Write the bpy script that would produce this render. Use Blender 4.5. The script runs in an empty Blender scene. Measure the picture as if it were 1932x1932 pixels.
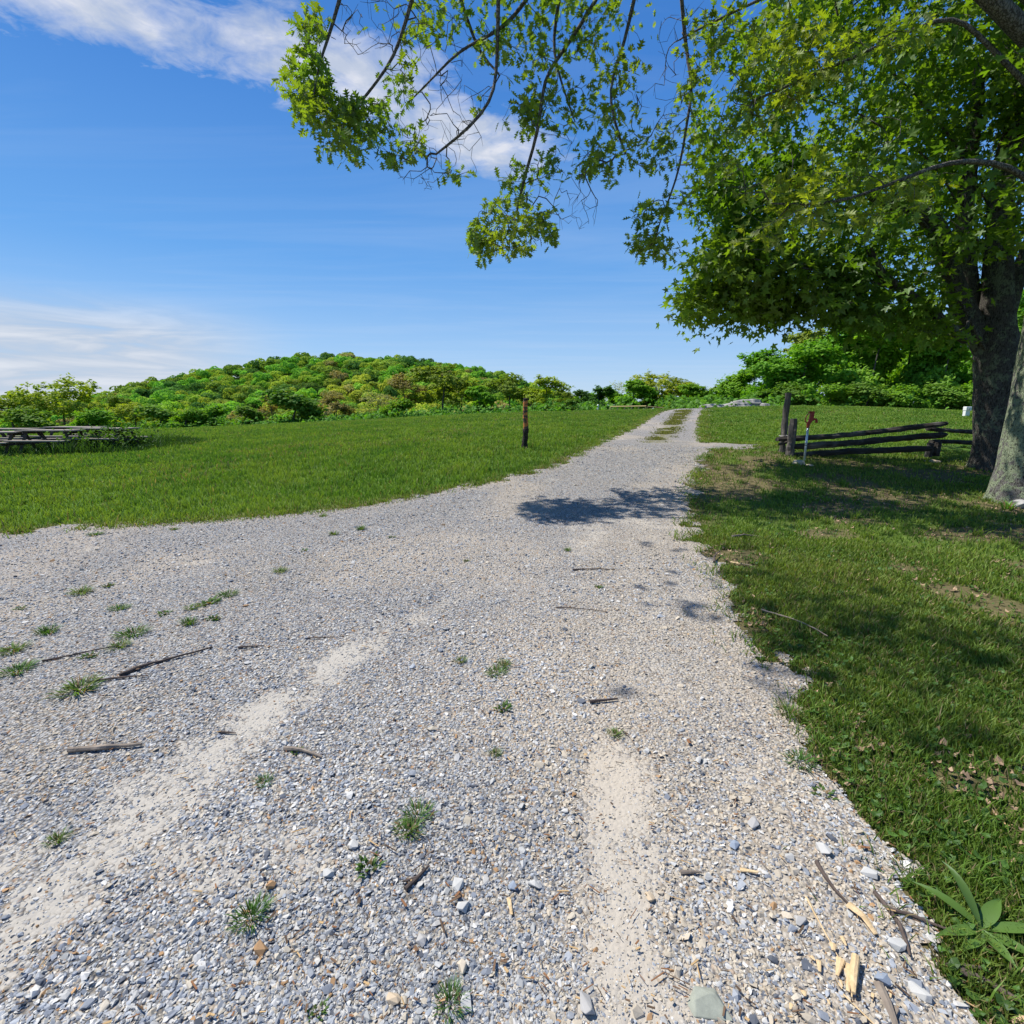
import bpy, math
import numpy as np
from math import radians, sin, cos, pi

rng = np.random.default_rng(7)
SC = bpy.context.scene
COL = SC.collection
TH = math.atan(193 / 966.0)          # camera pitch (down)
EYE = 1.6
CT, ST = cos(TH), sin(TH)
SUN_EL = radians(57)
SUN_DIR = np.array([-0.91 * cos(SUN_EL), 0.41 * cos(SUN_EL), sin(SUN_EL)])
SUN_DIR /= np.linalg.norm(SUN_DIR)

# ------------------------------------------------------------------ helpers
def P(px, py, Y):
    """world point at forward distance Y seen in direction (px,py) of a 1932 px picture"""
    u = (px - 966) / 966.0; v = (966 - py) / 966.0
    t = Y / (CT + v * ST)
    return np.array([u * t, Y, EYE + t * (-ST + v * CT)])

_tab = np.random.default_rng(3).random((256, 256))
def vnoise(x, y):
    xi = np.floor(x).astype(int); yi = np.floor(y).astype(int)
    fx = x - xi; fy = y - yi
    fx = fx * fx * (3 - 2 * fx); fy = fy * fy * (3 - 2 * fy)
    a = _tab[xi & 255, yi & 255]; b = _tab[(xi + 1) & 255, yi & 255]
    c = _tab[xi & 255, (yi + 1) & 255]; d = _tab[(xi + 1) & 255, (yi + 1) & 255]
    return (a * (1 - fx) + b * fx) * (1 - fy) + (c * (1 - fx) + d * fx) * fy
def fbm(x, y, o=4):
    s = 0; a = 0.5; n = 0
    for i in range(o):
        s = s + a * vnoise(x + 17.3 * i, y - 9.1 * i); n += a
        x = x * 2.03; y = y * 2.03; a *= .5
    return s / n
def sstep(a, b, x):
    t = np.clip((x - a) / (b - a), 0, 1)
    return t * t * (3 - 2 * t)
def norm(v):
    return v / np.maximum(np.linalg.norm(v, axis=-1, keepdims=True), 1e-9)

def mk(name, V, T=None, Q=None, col=None, mat=None, smooth=False, parent=None, attrs=None, uvw=None):
    V = np.asarray(V, dtype=np.float32).reshape(-1, 3)
    me = bpy.data.meshes.new(name)
    me.vertices.add(len(V)); me.vertices.foreach_set('co', V.ravel())
    idx = []; st = []; n = 0
    if T is not None and len(T):
        T = np.asarray(T, dtype=np.int32).reshape(-1, 3)
        idx.append(T.ravel()); st.append(np.arange(len(T), dtype=np.int32) * 3); n = len(T) * 3
    if Q is not None and len(Q):
        Q = np.asarray(Q, dtype=np.int32).reshape(-1, 4)
        idx.append(Q.ravel()); st.append(n + np.arange(len(Q), dtype=np.int32) * 4)
    idx = np.concatenate(idx); st = np.concatenate(st)
    me.loops.add(len(idx)); me.loops.foreach_set('vertex_index', idx)
    me.polygons.add(len(st)); me.polygons.foreach_set('loop_start', st)
    me.update(calc_edges=True)
    me.polygons.foreach_set('use_smooth', np.full(len(st), smooth, dtype=bool))
    if col is not None:
        a = me.attributes.new('Col', 'FLOAT_COLOR', 'POINT')
        c = np.ones((len(V), 4), dtype=np.float32); c[:, :3] = col
        a.data.foreach_set('color', c.ravel())
    for k, d in (attrs or {}).items():
        a = me.attributes.new(k, 'FLOAT', 'POINT')
        a.data.foreach_set('value', np.asarray(d, dtype=np.float32))
    if mat is not None: me.materials.append(mat)
    o = bpy.data.objects.new(name, me)
    COL.objects.link(o)
    if parent is not None: o.parent = parent
    return o

def tag(o, label=None, cat=None, group=None, kind=None):
    if label: o['label'] = label
    if cat: o['category'] = cat
    if group: o['group'] = group
    if kind: o['kind'] = kind
    return o
def thing(name, loc, label, cat, group=None, rz=0.0):
    o = bpy.data.objects.new(name, None); COL.objects.link(o)
    o.location = loc; o.rotation_euler = (0, 0, rz); o.empty_display_size = .2
    return tag(o, label, cat, group)
def copy_tree(o, parent=None):
    c = o.copy(); COL.objects.link(c)
    if parent is not None: c.parent = parent
    for ch in list(o.children): copy_tree(ch, c)
    return c

class Geo:
    def __init__(s): s.V = []; s.T = []; s.Q = []; s.C = []; s.n = 0
    def add(s, V, T=None, Q=None, col=None):
        V = np.asarray(V, float).reshape(-1, 3)
        if T is not None and len(T): s.T.append(np.asarray(T).reshape(-1, 3) + s.n)
        if Q is not None and len(Q): s.Q.append(np.asarray(Q).reshape(-1, 4) + s.n)
        s.V.append(V); s.n += len(V)
        s.C.append(np.broadcast_to(np.asarray(col if col is not None else (1, 1, 1), float), (len(V), 3)))
    def box(s, c, d, R=None, col=None):
        c = np.asarray(c, float); d = np.asarray(d, float) / 2
        v = np.array([[x, y, z] for z in (-1, 1) for y in (-1, 1) for x in (-1, 1)], float) * d
        if R is not None: v = v @ np.asarray(R).T
        s.add(v + c, Q=[[0, 2, 3, 1], [4, 5, 7, 6], [0, 1, 5, 4], [2, 6, 7, 3], [1, 3, 7, 5], [0, 4, 6, 2]], col=col)
    def tube(s, pts, rad, k=8, cap=True, ell=1.0, jit=0.0, col=None, seed=0):
        pts = np.asarray(pts, float); rad = np.broadcast_to(np.asarray(rad, float), (len(pts),))
        V, Q = tube_vq(pts, rad, k, ell, jit, seed)
        T = []
        if cap:
            m = len(V); V = np.vstack([V, pts[0], pts[-1]])
            for i in range(k):
                j = (i + 1) % k
                T.append([m, j, i]); T.append([m + 1, (len(pts) - 1) * k + i, (len(pts) - 1) * k + j])
        s.add(V, T, Q, col)
    def build(s, name, mat, parent=None, smooth=False, bevel=0):
        o = mk(name, np.vstack(s.V), np.vstack(s.T) if s.T else None, np.vstack(s.Q) if s.Q else None,
               np.vstack(s.C), mat, smooth, parent)
        if bevel:
            b = o.modifiers.new('bevel', 'BEVEL'); b.width = bevel; b.segments = 2; b.limit_method = 'ANGLE'
        return o

def tube_vq(pts, rad, k, ell=1.0, jit=0.0, seed=0):
    n = len(pts)
    t = np.gradient(pts, axis=0) if n > 2 else np.repeat((pts[1:] - pts[:1]), n, 0)
    t = norm(t)
    ref = np.array([1, .13, 0.05]) if abs(t[0, 2]) > .75 else np.array([.05, .1, 1.0])
    n1 = np.cross(t[0], ref); n1 /= np.linalg.norm(n1) + 1e-9
    a = np.arange(k) * 2 * pi / k
    ca, sa = np.cos(a)[:, None], np.sin(a)[:, None]
    V = np.empty((n, k, 3)); r_ = np.random.default_rng(seed)
    for i in range(n):
        n1 = n1 - t[i] * (n1 @ t[i]); n1 /= np.linalg.norm(n1) + 1e-9
        n2 = np.array([t[i][1] * n1[2] - t[i][2] * n1[1], t[i][2] * n1[0] - t[i][0] * n1[2], t[i][0] * n1[1] - t[i][1] * n1[0]])
        rr = rad[i]
        if jit: rr = rr * (1 + jit * (r_.random((k, 1)) - .5))
        V[i] = pts[i] + rr * (ca * n1 + sa * ell * n2)
    i = np.arange(n - 1)[:, None] * k; j = np.arange(k)[None]; j2 = (j + 1) % k
    Q = np.stack([i + j, i + j2, i + k + j2, i + k + j], -1).reshape(-1, 4)
    return V.reshape(-1, 3), Q

def rotm(n, maxtilt=pi):
    """random rotation matrices: random tilt up to maxtilt then random yaw"""
    ax = rng.normal(size=(n, 3))
    if maxtilt < 3: ax[:, 2] = 0
    ax = norm(ax); an = rng.random(n) * maxtilt
    K = np.zeros((n, 3, 3))
    K[:, 0, 1] = -ax[:, 2]; K[:, 0, 2] = ax[:, 1]; K[:, 1, 0] = ax[:, 2]
    K[:, 1, 2] = -ax[:, 0]; K[:, 2, 0] = -ax[:, 1]; K[:, 2, 1] = ax[:, 0]
    R = np.eye(3) + np.sin(an)[:, None, None] * K + (1 - np.cos(an))[:, None, None] * (K @ K)
    y = rng.random(n) * 2 * pi
    Z = np.zeros((n, 3, 3)); Z[:, 0, 0] = np.cos(y); Z[:, 0, 1] = -np.sin(y); Z[:, 1, 0] = np.sin(y); Z[:, 1, 1] = np.cos(y); Z[:, 2, 2] = 1
    return R @ Z
def frames(L, N):
    L = norm(L); Y = norm(np.cross(N, L)); Z = np.cross(L, Y)
    return np.stack([L, Y, Z], -1)
def place(tv, tf, R, s, p):
    """copies of a template: tv (m,3), tf (k,f)"""
    s = np.asarray(s, float)
    if s.ndim == 1: s = np.repeat(s[:, None], 3, 1)
    V = np.einsum('nij,nmj->nmi', R, tv[None] * s[:, None, :]) + p[:, None, :]
    F = tf[None] + (np.arange(len(p)) * len(tv))[:, None, None]
    return V.reshape(-1, 3), F.reshape(-1, tf.shape[1])

# ------------------------------------------------------------------ materials
def nodes(name):
    m = bpy.data.materials.new(name); m.use_nodes = True
    nt = m.node_tree; nt.nodes.clear()
    out = nt.nodes.new('ShaderNodeOutputMaterial')
    return m, nt, out
def N(nt, t, **kw):
    n = nt.nodes.new(t)
    for k, v in kw.items():
        if k.startswith('_'): setattr(n, k[1:], v)
        else:
            key = int(k[1:]) if k[0] == 'i' and k[1:].isdigit() else k
            n.inputs[key].default_value = v
    return n
def ramp(nt, fac, stops, interp='LINEAR'):
    r = nt.nodes.new('ShaderNodeValToRGB'); nt.links.new(fac, r.inputs[0])
    e = r.color_ramp.elements; r.color_ramp.interpolation = interp
    while len(e) < len(stops): e.new(.5)
    for el, (p, c) in zip(e, stops):
        el.position = p; el.color = (*c, 1) if len(c) == 3 else c
    return r.outputs[0]
def mix(nt, a, b, fac, mode='MIX'):
    m = nt.nodes.new('ShaderNodeMix'); m.data_type = 'RGBA'; m.blend_type = mode
    for sock, v in ((m.inputs['Factor'], fac), (m.inputs[6], a), (m.inputs[7], b)):
        if isinstance(v, bpy.types.NodeSocket): nt.links.new(v, sock)
        elif isinstance(v, (tuple, list)): sock.default_value = (*v, 1)
        else: sock.default_value = v
    return m.outputs[2]
def math_(nt, op, a, b=0.0, c=None):
    m = nt.nodes.new('ShaderNodeMath'); m.operation = op
    for i, v in enumerate((a, b) if c is None else (a, b, c)):
        if isinstance(v, bpy.types.NodeSocket): nt.links.new(v, m.inputs[i])
        else: m.inputs[i].default_value = v
    return m.outputs[0]
def noise(nt, vec, scale, detail=4, rough=.55, dist=0):
    n = N(nt, 'ShaderNodeTexNoise', Scale=scale, Detail=detail, Roughness=rough, Distortion=dist)
    if vec is not None: nt.links.new(vec, n.inputs['Vector'])
    return n.outputs[0]
def coord(nt, kind='Object', scale=None):
    t = nt.nodes.new('ShaderNodeTexCoord').outputs[kind]
    if scale:
        mp = N(nt, 'ShaderNodeMapping', Scale=scale); nt.links.new(t, mp.inputs[0]); t = mp.outputs[0]
    return t
def attr(nt, name):
    a = nt.nodes.new('ShaderNodeAttribute'); a.attribute_name = name; return a
def bump(nt, h, strength, dist):
    b = N(nt, 'ShaderNodeBump', Strength=strength, Distance=dist); nt.links.new(h, b.inputs['Height']); return b.outputs[0]
def principled(nt, out, color, rough=.9, nrm=None, spec=.3):
    p = N(nt, 'ShaderNodeBsdfPrincipled', Roughness=rough)
    p.inputs['Specular IOR Level'].default_value = spec
    if isinstance(color, bpy.types.NodeSocket): nt.links.new(color, p.inputs['Base Color'])
    else: p.inputs['Base Color'].default_value = (*color, 1)
    if nrm is not None: nt.links.new(nrm, p.inputs['Normal'])
    nt.links.new(p.outputs[0], out.inputs[0]); return p

def leaf_mat(name, trans=.45, tcol=(1.25, 1.25, .45), tint=None, gloss=.02, objvar=.0):
    m, nt, out = nodes(name)
    c = attr(nt, 'Col').outputs['Color']
    if tint: c = mix(nt, c, tint, 1.0, 'MULTIPLY')
    if objvar:
        r = nt.nodes.new('ShaderNodeObjectInfo').outputs['Random']
        h = nt.nodes.new('ShaderNodeHueSaturation')
        nt.links.new(math_(nt, 'MULTIPLY_ADD', r, objvar * .10, .5 - objvar * .05), h.inputs['Hue'])
        r2 = math_(nt, 'FRACT', math_(nt, 'MULTIPLY', r, 7.31))
        nt.links.new(math_(nt, 'MULTIPLY_ADD', r2, objvar, 1 - objvar * .5), h.inputs['Value'])
        nt.links.new(c, h.inputs['Color']); c = h.outputs[0]
    d = nt.nodes.new('ShaderNodeBsdfDiffuse'); nt.links.new(c, d.inputs[0])
    t = nt.nodes.new('ShaderNodeBsdfTranslucent')
    nt.links.new(mix(nt, c, tcol, 1.0, 'MULTIPLY'), t.inputs[0])
    s1 = N(nt, 'ShaderNodeMixShader', i0=trans); nt.links.new(d.outputs[0], s1.inputs[1]); nt.links.new(t.outputs[0], s1.inputs[2])
    g = N(nt, 'ShaderNodeBsdfGlossy', Roughness=.55, Color=(.9, .95, 1, 1))
    s2 = N(nt, 'ShaderNodeMixShader', i0=gloss); nt.links.new(s1.outputs[0], s2.inputs[1]); nt.links.new(g.outputs[0], s2.inputs[2])
    nt.links.new(s2.outputs[0], out.inputs[0])
    return m

def bark_mat(name, c1, c2, sc=(9, 9, 3), lichen=None, lich_amt=.5, bumpd=.03, cr=1.0):
    m, nt, out = nodes(name)
    v = coord(nt, 'Object', sc)
    vor = N(nt, 'ShaderNodeTexVoronoi', Scale=1.6); vor.feature = 'DISTANCE_TO_EDGE'
    wob = nt.nodes.new('ShaderNodeVectorMath'); wob.operation = 'ADD'
    nz = N(nt, 'ShaderNodeTexNoise', Scale=1.2, Detail=3); nt.links.new(v, nz.inputs[0])
    nt.links.new(v, wob.inputs[0]); nt.links.new(nz.outputs[1], wob.inputs[1])
    nt.links.new(wob.outputs[0], vor.inputs[0])
    n2 = noise(nt, v, 5, 6, .65)
    k_ = 1 - cr; crack = ramp(nt, vor.outputs[0], [(0, (k_, k_, k_)), (.16, (1, 1, 1))])
    pit = ramp(nt, noise(nt, v, 2.6, 5, .7), [(.36, (0, 0, 0)), (.47, (1, 1, 1))]) if cr < 1 else None
    c = mix(nt, c1, c2, n2)
    c = mix(nt, (c1[0] * .35, c1[1] * .33, c1[2] * .3), c, crack)
    if pit is not None: c = mix(nt, (c1[0] * .3, c1[1] * .28, c1[2] * .26), c, pit)
    if lichen:
        ln = noise(nt, coord(nt), 9, 7, .68)
        ln2 = noise(nt, coord(nt), 1.7, 2, .5)
        f = ramp(nt, math_(nt, 'ADD', ln, math_(nt, 'MULTIPLY', ln2, .5)), [(.78 - lich_amt * .16, (0, 0, 0)), (.83 - lich_amt * .16, (1, 1, 1))])
        lc = mix(nt, lichen, (lichen[0] * .62, lichen[1] * .7, lichen[2] * .55), noise(nt, coord(nt), 30, 3))
        f2 = math_(nt, 'MULTIPLY', f, pit if pit is not None else math_(nt, 'MULTIPLY_ADD', crack, .7, .3))
        c = mix(nt, c, lc, f2)
    h = math_(nt, 'ADD', math_(nt, 'MULTIPLY', crack, .7 * cr), math_(nt, 'MULTIPLY', n2, .8 + 1.2 * (1 - cr)))
    principled(nt, out, c, .92, bump(nt, math_(nt, 'ADD', h, pit) if pit is not None else h, .9, bumpd), .15)
    return m

def wood_mat(name, c1, c2, sc=(2, 22, 22), c3=None):
    m, nt, out = nodes(name)
    v = coord(nt, 'Object', sc)
    n = noise(nt, v, 1.6, 6, .6, .4)
    c = mix(nt, c1, c2, ramp(nt, n, [(.3, (0, 0, 0)), (.7, (1, 1, 1))]))
    if c3: c = mix(nt, c, c3, ramp(nt, noise(nt, coord(nt), 3, 4), [(.52, (0, 0, 0)), (.66, (1, 1, 1))]))
    principled(nt, out, c, .88, bump(nt, n, .6, .012), .2)
    return m
def plain_mat(name, c, rough=.6, metal=0, var=.15, nsc=25, spec=.4):
    m, nt, out = nodes(name)
    n = noise(nt, coord(nt), nsc, 5, .6)
    cc = mix(nt, tuple(x * (1 - var) for x in c), tuple(min(1, x * (1 + var)) for x in c), n)
    p = principled(nt, out, cc, rough, bump(nt, n, .25, .004), spec)
    p.inputs['Metallic'].default_value = metal
    return m
def col_mat(name, rough=.85, spec=.25, bmp=0, bsc=60):
    m, nt, out = nodes(name)
    c = attr(nt, 'Col').outputs['Color']
    n = noise(nt, coord(nt), bsc, 4, .6)
    c = mix(nt, c, (1.2, 1.2, 1.2), math_(nt, 'MULTIPLY', n, .0))
    c = mix(nt, mix(nt, c, (.72, .72, .72), 1.0, 'MULTIPLY'), mix(nt, c, (1.2, 1.2, 1.2), 1.0, 'MULTIPLY'), n)
    principled(nt, out, c, rough, bump(nt, n, .4, bmp) if bmp else None, spec)
    return m

# ------------------------------------------------------------------ terrain
_ctl = [(0, 0, 0), (-2, 1, -.02), (2, 1, .02), (-5, 0, -.05), (5, 0, .12), (0, 3, .10), (-3, 3, .06), (5, 3, .16),
        (0, -6, -.2), (-14, -2, -.1), (14, -2, .2), (9, 4, .25), (14, 8, .45), (-9, 6, .14)]
for px, py, Y in [(1155, 892, 9.8), (1228, 832, 14.9), (1264, 801, 22.6), (1290, 772, 36), (60, 1003, 6.3), (500, 963, 7.2),
                  (830, 931, 8.3), (100, 857, 16.2), (280, 813, 36), (600, 798, 44), (900, 783, 45), (1240, 773, 38),
                  (1500, 769, 29), (1700, 775, 26), (1830, 786, 24), (993, 847, 12.6), (1518, 873, 10.6), (1485, 858, 11.3),
                  (1860, 885, 10.6), (1925, 948, 7.6), (-300, 850, 20), (1440, 840, 14)]:
    _ctl.append(tuple(P(px, py, Y)))
_ctl += [(-45, 60, -1.2), (-20, 75, -.6), (5, 75, 0.6), (30, 70, .9), (50, 40, .8), (35, 25, 1.0), (-70, 30, -1.6), (-45, 15, -.5),
         (60, 0, .3), (-60, -20, -1.0), (40, -30, 0), (0, -50, -1), (0, 130, -4), (-80, 110, -6), (80, 110, -2)]
_ctl = np.array(_ctl)
def _tpsk(r2): return np.where(r2 > 1e-12, .5 * r2 * np.log(r2 + 1e-12), 0)
_n = len(_ctl)
_A = np.zeros((_n + 3, _n + 3)); _d = _ctl[:, None, :2] - _ctl[None, :, :2]
_A[:_n, :_n] = _tpsk((_d ** 2).sum(-1)) + np.eye(_n) * .35
_A[:_n, _n] = 1; _A[:_n, _n + 1:] = _ctl[:, :2]; _A[_n:, :_n] = _A[:_n, _n:].T
_w = np.linalg.solve(_A, np.r_[_ctl[:, 2], 0, 0, 0])
def h(x, y):
    x = np.asarray(x, float); y = np.asarray(y, float); sh = x.shape
    x = x.ravel(); y = y.ravel(); z = np.empty_like(x)
    for s in range(0, len(x), 60000):
        X = x[s:s + 60000]; Y = y[s:s + 60000]
        r2 = (X[:, None] - _ctl[:, 0]) ** 2 + (Y[:, None] - _ctl[:, 1]) ** 2
        z[s:s + 60000] = _tpsk(r2) @ _w[:_n] + _w[_n] + _w[_n + 1] * X + _w[_n + 2] * Y
    r = np.hypot(x, y)
    k = sstep(85, 160, r)
    z = np.where(k >= 1, -9.0, z * (1 - k) - 9 * k)
    z += .03 * (fbm(x * .9, y * .9, 2) - .5) * (1 - k) + .02 * (vnoise(x * 3, y * 3) - .5) * (1 - sstep(10, 30, r))
    return z.reshape(sh)
def ground(pxy):
    """points of the ground seen in picture directions (px,py)"""
    pxy = np.atleast_2d(np.asarray(pxy, float))
    u = (pxy[:, 0] - 966) / 966; v = (966 - pxy[:, 1]) / 966
    d = np.stack([u, CT + v * ST, -ST + v * CT], -1)
    ts = np.geomspace(.8, 90, 260)
    Pn = d[:, None] * ts[None, :, None]; Pn[..., 2] += EYE
    below = Pn[..., 2] < h(Pn[..., 0], Pn[..., 1])
    i = np.argmax(below, 1); i = np.where(below.any(1), np.maximum(i, 1), len(ts) - 1)
    a = ts[i - 1]; b = ts[i]
    for _ in range(14):
        m = (a + b) / 2; q = d * m[:, None]; q[:, 2] += EYE
        bl = q[:, 2] < h(q[:, 0], q[:, 1])
        b = np.where(bl, m, b); a = np.where(bl, a, m)
    q = d * b[:, None]; x, y = q[:, 0], q[:, 1]
    return np.stack([x, y, h(x, y)], -1)

def inpoly(x, y, poly):
    r = np.zeros(x.shape, bool); n = len(poly)
    for i in range(n):
        x1, y1 = poly[i]; x2, y2 = poly[(i + 1) % n]
        if y1 == y2: continue
        c = ((y1 > y) != (y2 > y)) & (x < (x2 - x1) * (y - y1) / (y2 - y1) + x1)
        r ^= c
    return r
def dpoly(x, y, line):
    d = np.full(x.shape, 1e9)
    for (x1, y1), (x2, y2) in zip(line[:-1], line[1:]):
        dx, dy = x2 - x1, y2 - y1
        t = np.clip(((x - x1) * dx + (y - y1) * dy) / (dx * dx + dy * dy + 1e-9), 0, 1)
        d = np.minimum(d, np.hypot(x - x1 - t * dx, y - y1 - t * dy))
    return d

L_edge = ground([(1254, 775), (1232, 783), (1205, 800), (1170, 817), (1132, 835), (1090, 858), (1045, 879), (1000, 893), (930, 909), (830, 930), (720, 950), (600, 966), (500, 976), (400, 984),
                 (250, 993), (120, 999), (0, 1006)])[:, :2]
R_edge = ground([(1332, 773), (1326, 790), (1322, 815), (1330, 836), (1400, 838), (1458, 838), (1420, 846), (1345, 850), (1325, 870), (1312, 900), (1300, 940), (1300, 985), (1315, 1030), (1345, 1072), (1385, 1110), (1395, 1160), (1398, 1205),
                 (1450, 1240), (1505, 1285), (1520, 1340), (1545, 1400), (1575, 1490), (1615, 1545), (1655, 1610), (1710, 1690), (1780, 1765), (1835, 1820), (1890, 1910), (1960, 2010)])[:, :2]
road_poly = np.vstack([L_edge[::-1][:0], [(-30, 5.2), (-14, 5.9)], L_edge[::-1], [(14.2, 44), (17.4, 44)], R_edge, [(2.2, .2), (2.6, -8), (-30, -8)]])
def on_road(x, y, grow=0.0):
    r = np.hypot(x, y); a = .16 + .014 * r
    nx = x + a * (fbm(x * 3.4, y * 3.4, 5) - .5) * 2.4; ny = y + a * (fbm(x * 3.4 + 50, y * 3.4 + 9, 5) - .5) * 2.4
    return inpoly(nx, ny, road_poly)
def edge_dist(x, y):
    return np.minimum(dpoly(x, y, L_edge), dpoly(x, y, R_edge))
trackA = ground([(-250, 1960), (-60, 1860), (60, 1720), (200, 1610), (330, 1490), (430, 1400), (530, 1320), (640, 1245), (730, 1195), (840, 1145), (960, 1090)])[:, :2]
trackB = ground([(1215, 1932), (1190, 1800), (1175, 1650), (1168, 1540), (1160, 1445)])[:, :2]
trackC = ground([(930, 1120), (1060, 1105), (1180, 1130), (1230, 1200)])[:, :2]
bandR = ground([(1450, 1932), (1400, 1700), (1340, 1500), (1290, 1330), (1250, 1200), (1210, 1080), (1230, 1000)])[:, :2]
mid_strip = ground([(1236, 835), (1258, 815), (1272, 797), (1284, 782), (1291, 774)])[:, :2]
def sandiness(x, y):
    n = fbm(x * 5, y * 5, 3); n2 = fbm(x * 1.3 + 30, y * 1.3, 3)
    a = .92 * (1 - sstep(.0, .28, dpoly(x, y, trackA) + .45 * (n - .5))) * (1 - .75 * sstep(2.4, 5.2, np.hypot(x, y)))
    b = 1.05 * (1 - sstep(.0, .27, dpoly(x, y, trackB) + .25 * (n - .5)))
    c = .35 * (1 - sstep(.1, .5, dpoly(x, y, trackC) + .4 * (n2 - .5)))
    d = .42 * (1 - sstep(.2, .75, dpoly(x, y, bandR) + .6 * (n2 - .5)))
    e = .55 * sstep(.63, .8, n2)
    s = np.maximum.reduce([a, b, c, d, e])
    n3 = fbm(x * 11 + 9, y * 11, 3)
    return np.clip(s * (.35 + .75 * n + .55 * (n3 - .3)), 0, 1)

def axis(lo, hi, fine_lo, fine_hi, st, g):
    a = list(np.arange(fine_lo, fine_hi, st)); s = st
    while a[-1] < hi: s *= g; a.append(a[-1] + s)
    s = st; b = []
    x = fine_lo
    while x > lo: s *= g; x -= s; b.append(x)
    return np.array(b[::-1] + a)
gx = axis(-3500, 3500, -9, 10, .07, 1.055); gy = axis(-400, 4500, .2, 13, .07, 1.045)
GX, GY = np.meshgrid(gx, gy, indexing='ij'); GZ = h(GX, GY)
nx_, ny_ = GX.shape
ii = np.arange(nx_ - 1)[:, None] * ny_ + np.arange(ny_ - 1)[None]
GQ = np.stack([ii, ii + ny_, ii + ny_ + 1, ii + 1], -1).reshape(-1, 4)
gV = np.stack([GX, GY, GZ], -1).reshape(-1, 3)

# grass ground material
m, nt, out = nodes('turf_ground'); v = coord(nt)
big = noise(nt, v, .35, 4); fine = noise(nt, v, 14, 6, .7); mid = noise(nt, v, 2.2, 5, .6)
c = mix(nt, (.055, .110, .014), (.095, .175, .022), ramp(nt, mid, [(.35, (0, 0, 0)), (.65, (1, 1, 1))]))
c = mix(nt, c, (.125, .175, .034), ramp(nt, big, [(.5, (0, 0, 0)), (.72, (1, 1, 1))]))
soil = attr(nt, 'soil').outputs['Fac']
cs = mix(nt, (.09, .065, .038), (.20, .145, .09), fine)
c = mix(nt, c, cs, math_(nt, 'MULTIPLY', soil, .8))
c = mix(nt, mix(nt, c, (.5, .5, .5), 1.0, 'MULTIPLY'), mix(nt, c, (1.35, 1.35, 1.3), 1.0, 'MULTIPLY'), fine)
principled(nt, out, c, .95, bump(nt, fine, .8, .03), .1); M_ground = m
rr = np.hypot(gV[:, 0], gV[:, 1])
soil = np.clip((1 - sstep(0, .5, edge_dist(gV[:, 0], gV[:, 1]))) + (gV[:, 0] > 1.2) * (gV[:, 1] < 12) * (gV[:, 0] > 0.25 * gV[:, 1]) * (.22 + .8 * sstep(.42, .62, fbm(gV[:, 0] * 1.4 + 80, gV[:, 1] * 1.4, 3))), 0, 1) * (rr < 60)
g = mk('ground', gV, Q=GQ, mat=M_ground, smooth=True, attrs={'soil': soil}); tag(g, kind='structure')

# gravel road sheet
m, nt, out = nodes('gravel_surface'); v = coord(nt)
vo = N(nt, 'ShaderNodeTexVoronoi', Scale=62); nt.links.new(v, vo.inputs[0])
vo2 = N(nt, 'ShaderNodeTexVoronoi', Scale=120); nt.links.new(v, vo2.inputs[0])
sep = nt.nodes.new('ShaderNodeSeparateColor'); nt.links.new(vo.outputs['Color'], sep.inputs[0])
sep2 = nt.nodes.new('ShaderNodeSeparateColor'); nt.links.new(vo2.outputs['Color'], sep2.inputs[0])
stones = [(0, (.075, .08, .10)), (.25, (.24, .255, .28)), (.55, (.39, .39, .385)), (.8, (.53, .52, .49)), (.95, (.43, .31, .19)), (1, (.30, .16, .07))]
cst = ramp(nt, sep.outputs[0], stones)
cst = mix(nt, cst, ramp(nt, sep2.outputs[1], stones), .45)
gap = ramp(nt, vo.outputs['Distance'], [(.25, (1, 1, 1)), (.75, (.45, .42, .38))])
cst = mix(nt, cst, gap, 1.0, 'MULTIPLY')
sn = noise(nt, v, 90, 5, .7)
csand = mix(nt, (.31, .285, .245), (.45, .42, .37), sn)
sand = attr(nt, 'sand').outputs['Fac']
fs = ramp(nt, math_(nt, 'ADD', sand, math_(nt, 'MULTIPLY', math_(nt, 'SUBTRACT', sep.outputs[1], .5), .5)), [(.4, (0, 0, 0)), (.62, (1, 1, 1))])
c = mix(nt, cst, csand, fs)
tanv = attr(nt, 'tan').outputs['Fac']
c = mix(nt, c, (.47, .39, .29), math_(nt, 'MULTIPLY', tanv, .42))
gm = attr(nt, 'moss').outputs['Fac']
c = mix(nt, c, (.16, .15, .05), math_(nt, 'MULTIPLY', gm, ramp(nt, noise(nt, v, 7, 5), [(.4, (0, 0, 0)), (.6, (1, 1, 1))])))
hh = math_(nt, 'MULTIPLY', math_(nt, 'SUBTRACT', 1.0, vo.outputs['Distance']), math_(nt, 'SUBTRACT', 1.0, math_(nt, 'MULTIPLY', fs, .8)))
principled(nt, out, c, .9, bump(nt, math_(nt, 'ADD', hh, math_(nt, 'MULTIPLY', sn, .15)), .9, .014), .2); M_road = m
cx = GX[:-1, :-1] * .5 + GX[1:, 1:] * .5; cy = GY[:-1, :-1] * .5 + GY[1:, 1:] * .5
selr = (np.abs(cx) < 34) & (cy > -9) & (cy < 46)
keep = np.zeros(cx.shape, bool); keep[selr] = on_road(cx[selr], cy[selr])
rq = GQ[keep.ravel()]
u_, inv = np.unique(rq, return_inverse=True)
rV = gV[u_] + np.array([0, 0, .008])
rx, ry = rV[:, 0], rV[:, 1]
sand_a = sandiness(rx, ry)
ed = edge_dist(rx, ry)
tan_a = np.clip((1 - sstep(.0, .5, ed)) * .5 + sstep(.5, .75, fbm(rx * .8 + 7, ry * .8, 4)) * .8 + .5 * (1 - sstep(.3, 1.3, dpoly(rx, ry, bandR))), 0, 1)
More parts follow.
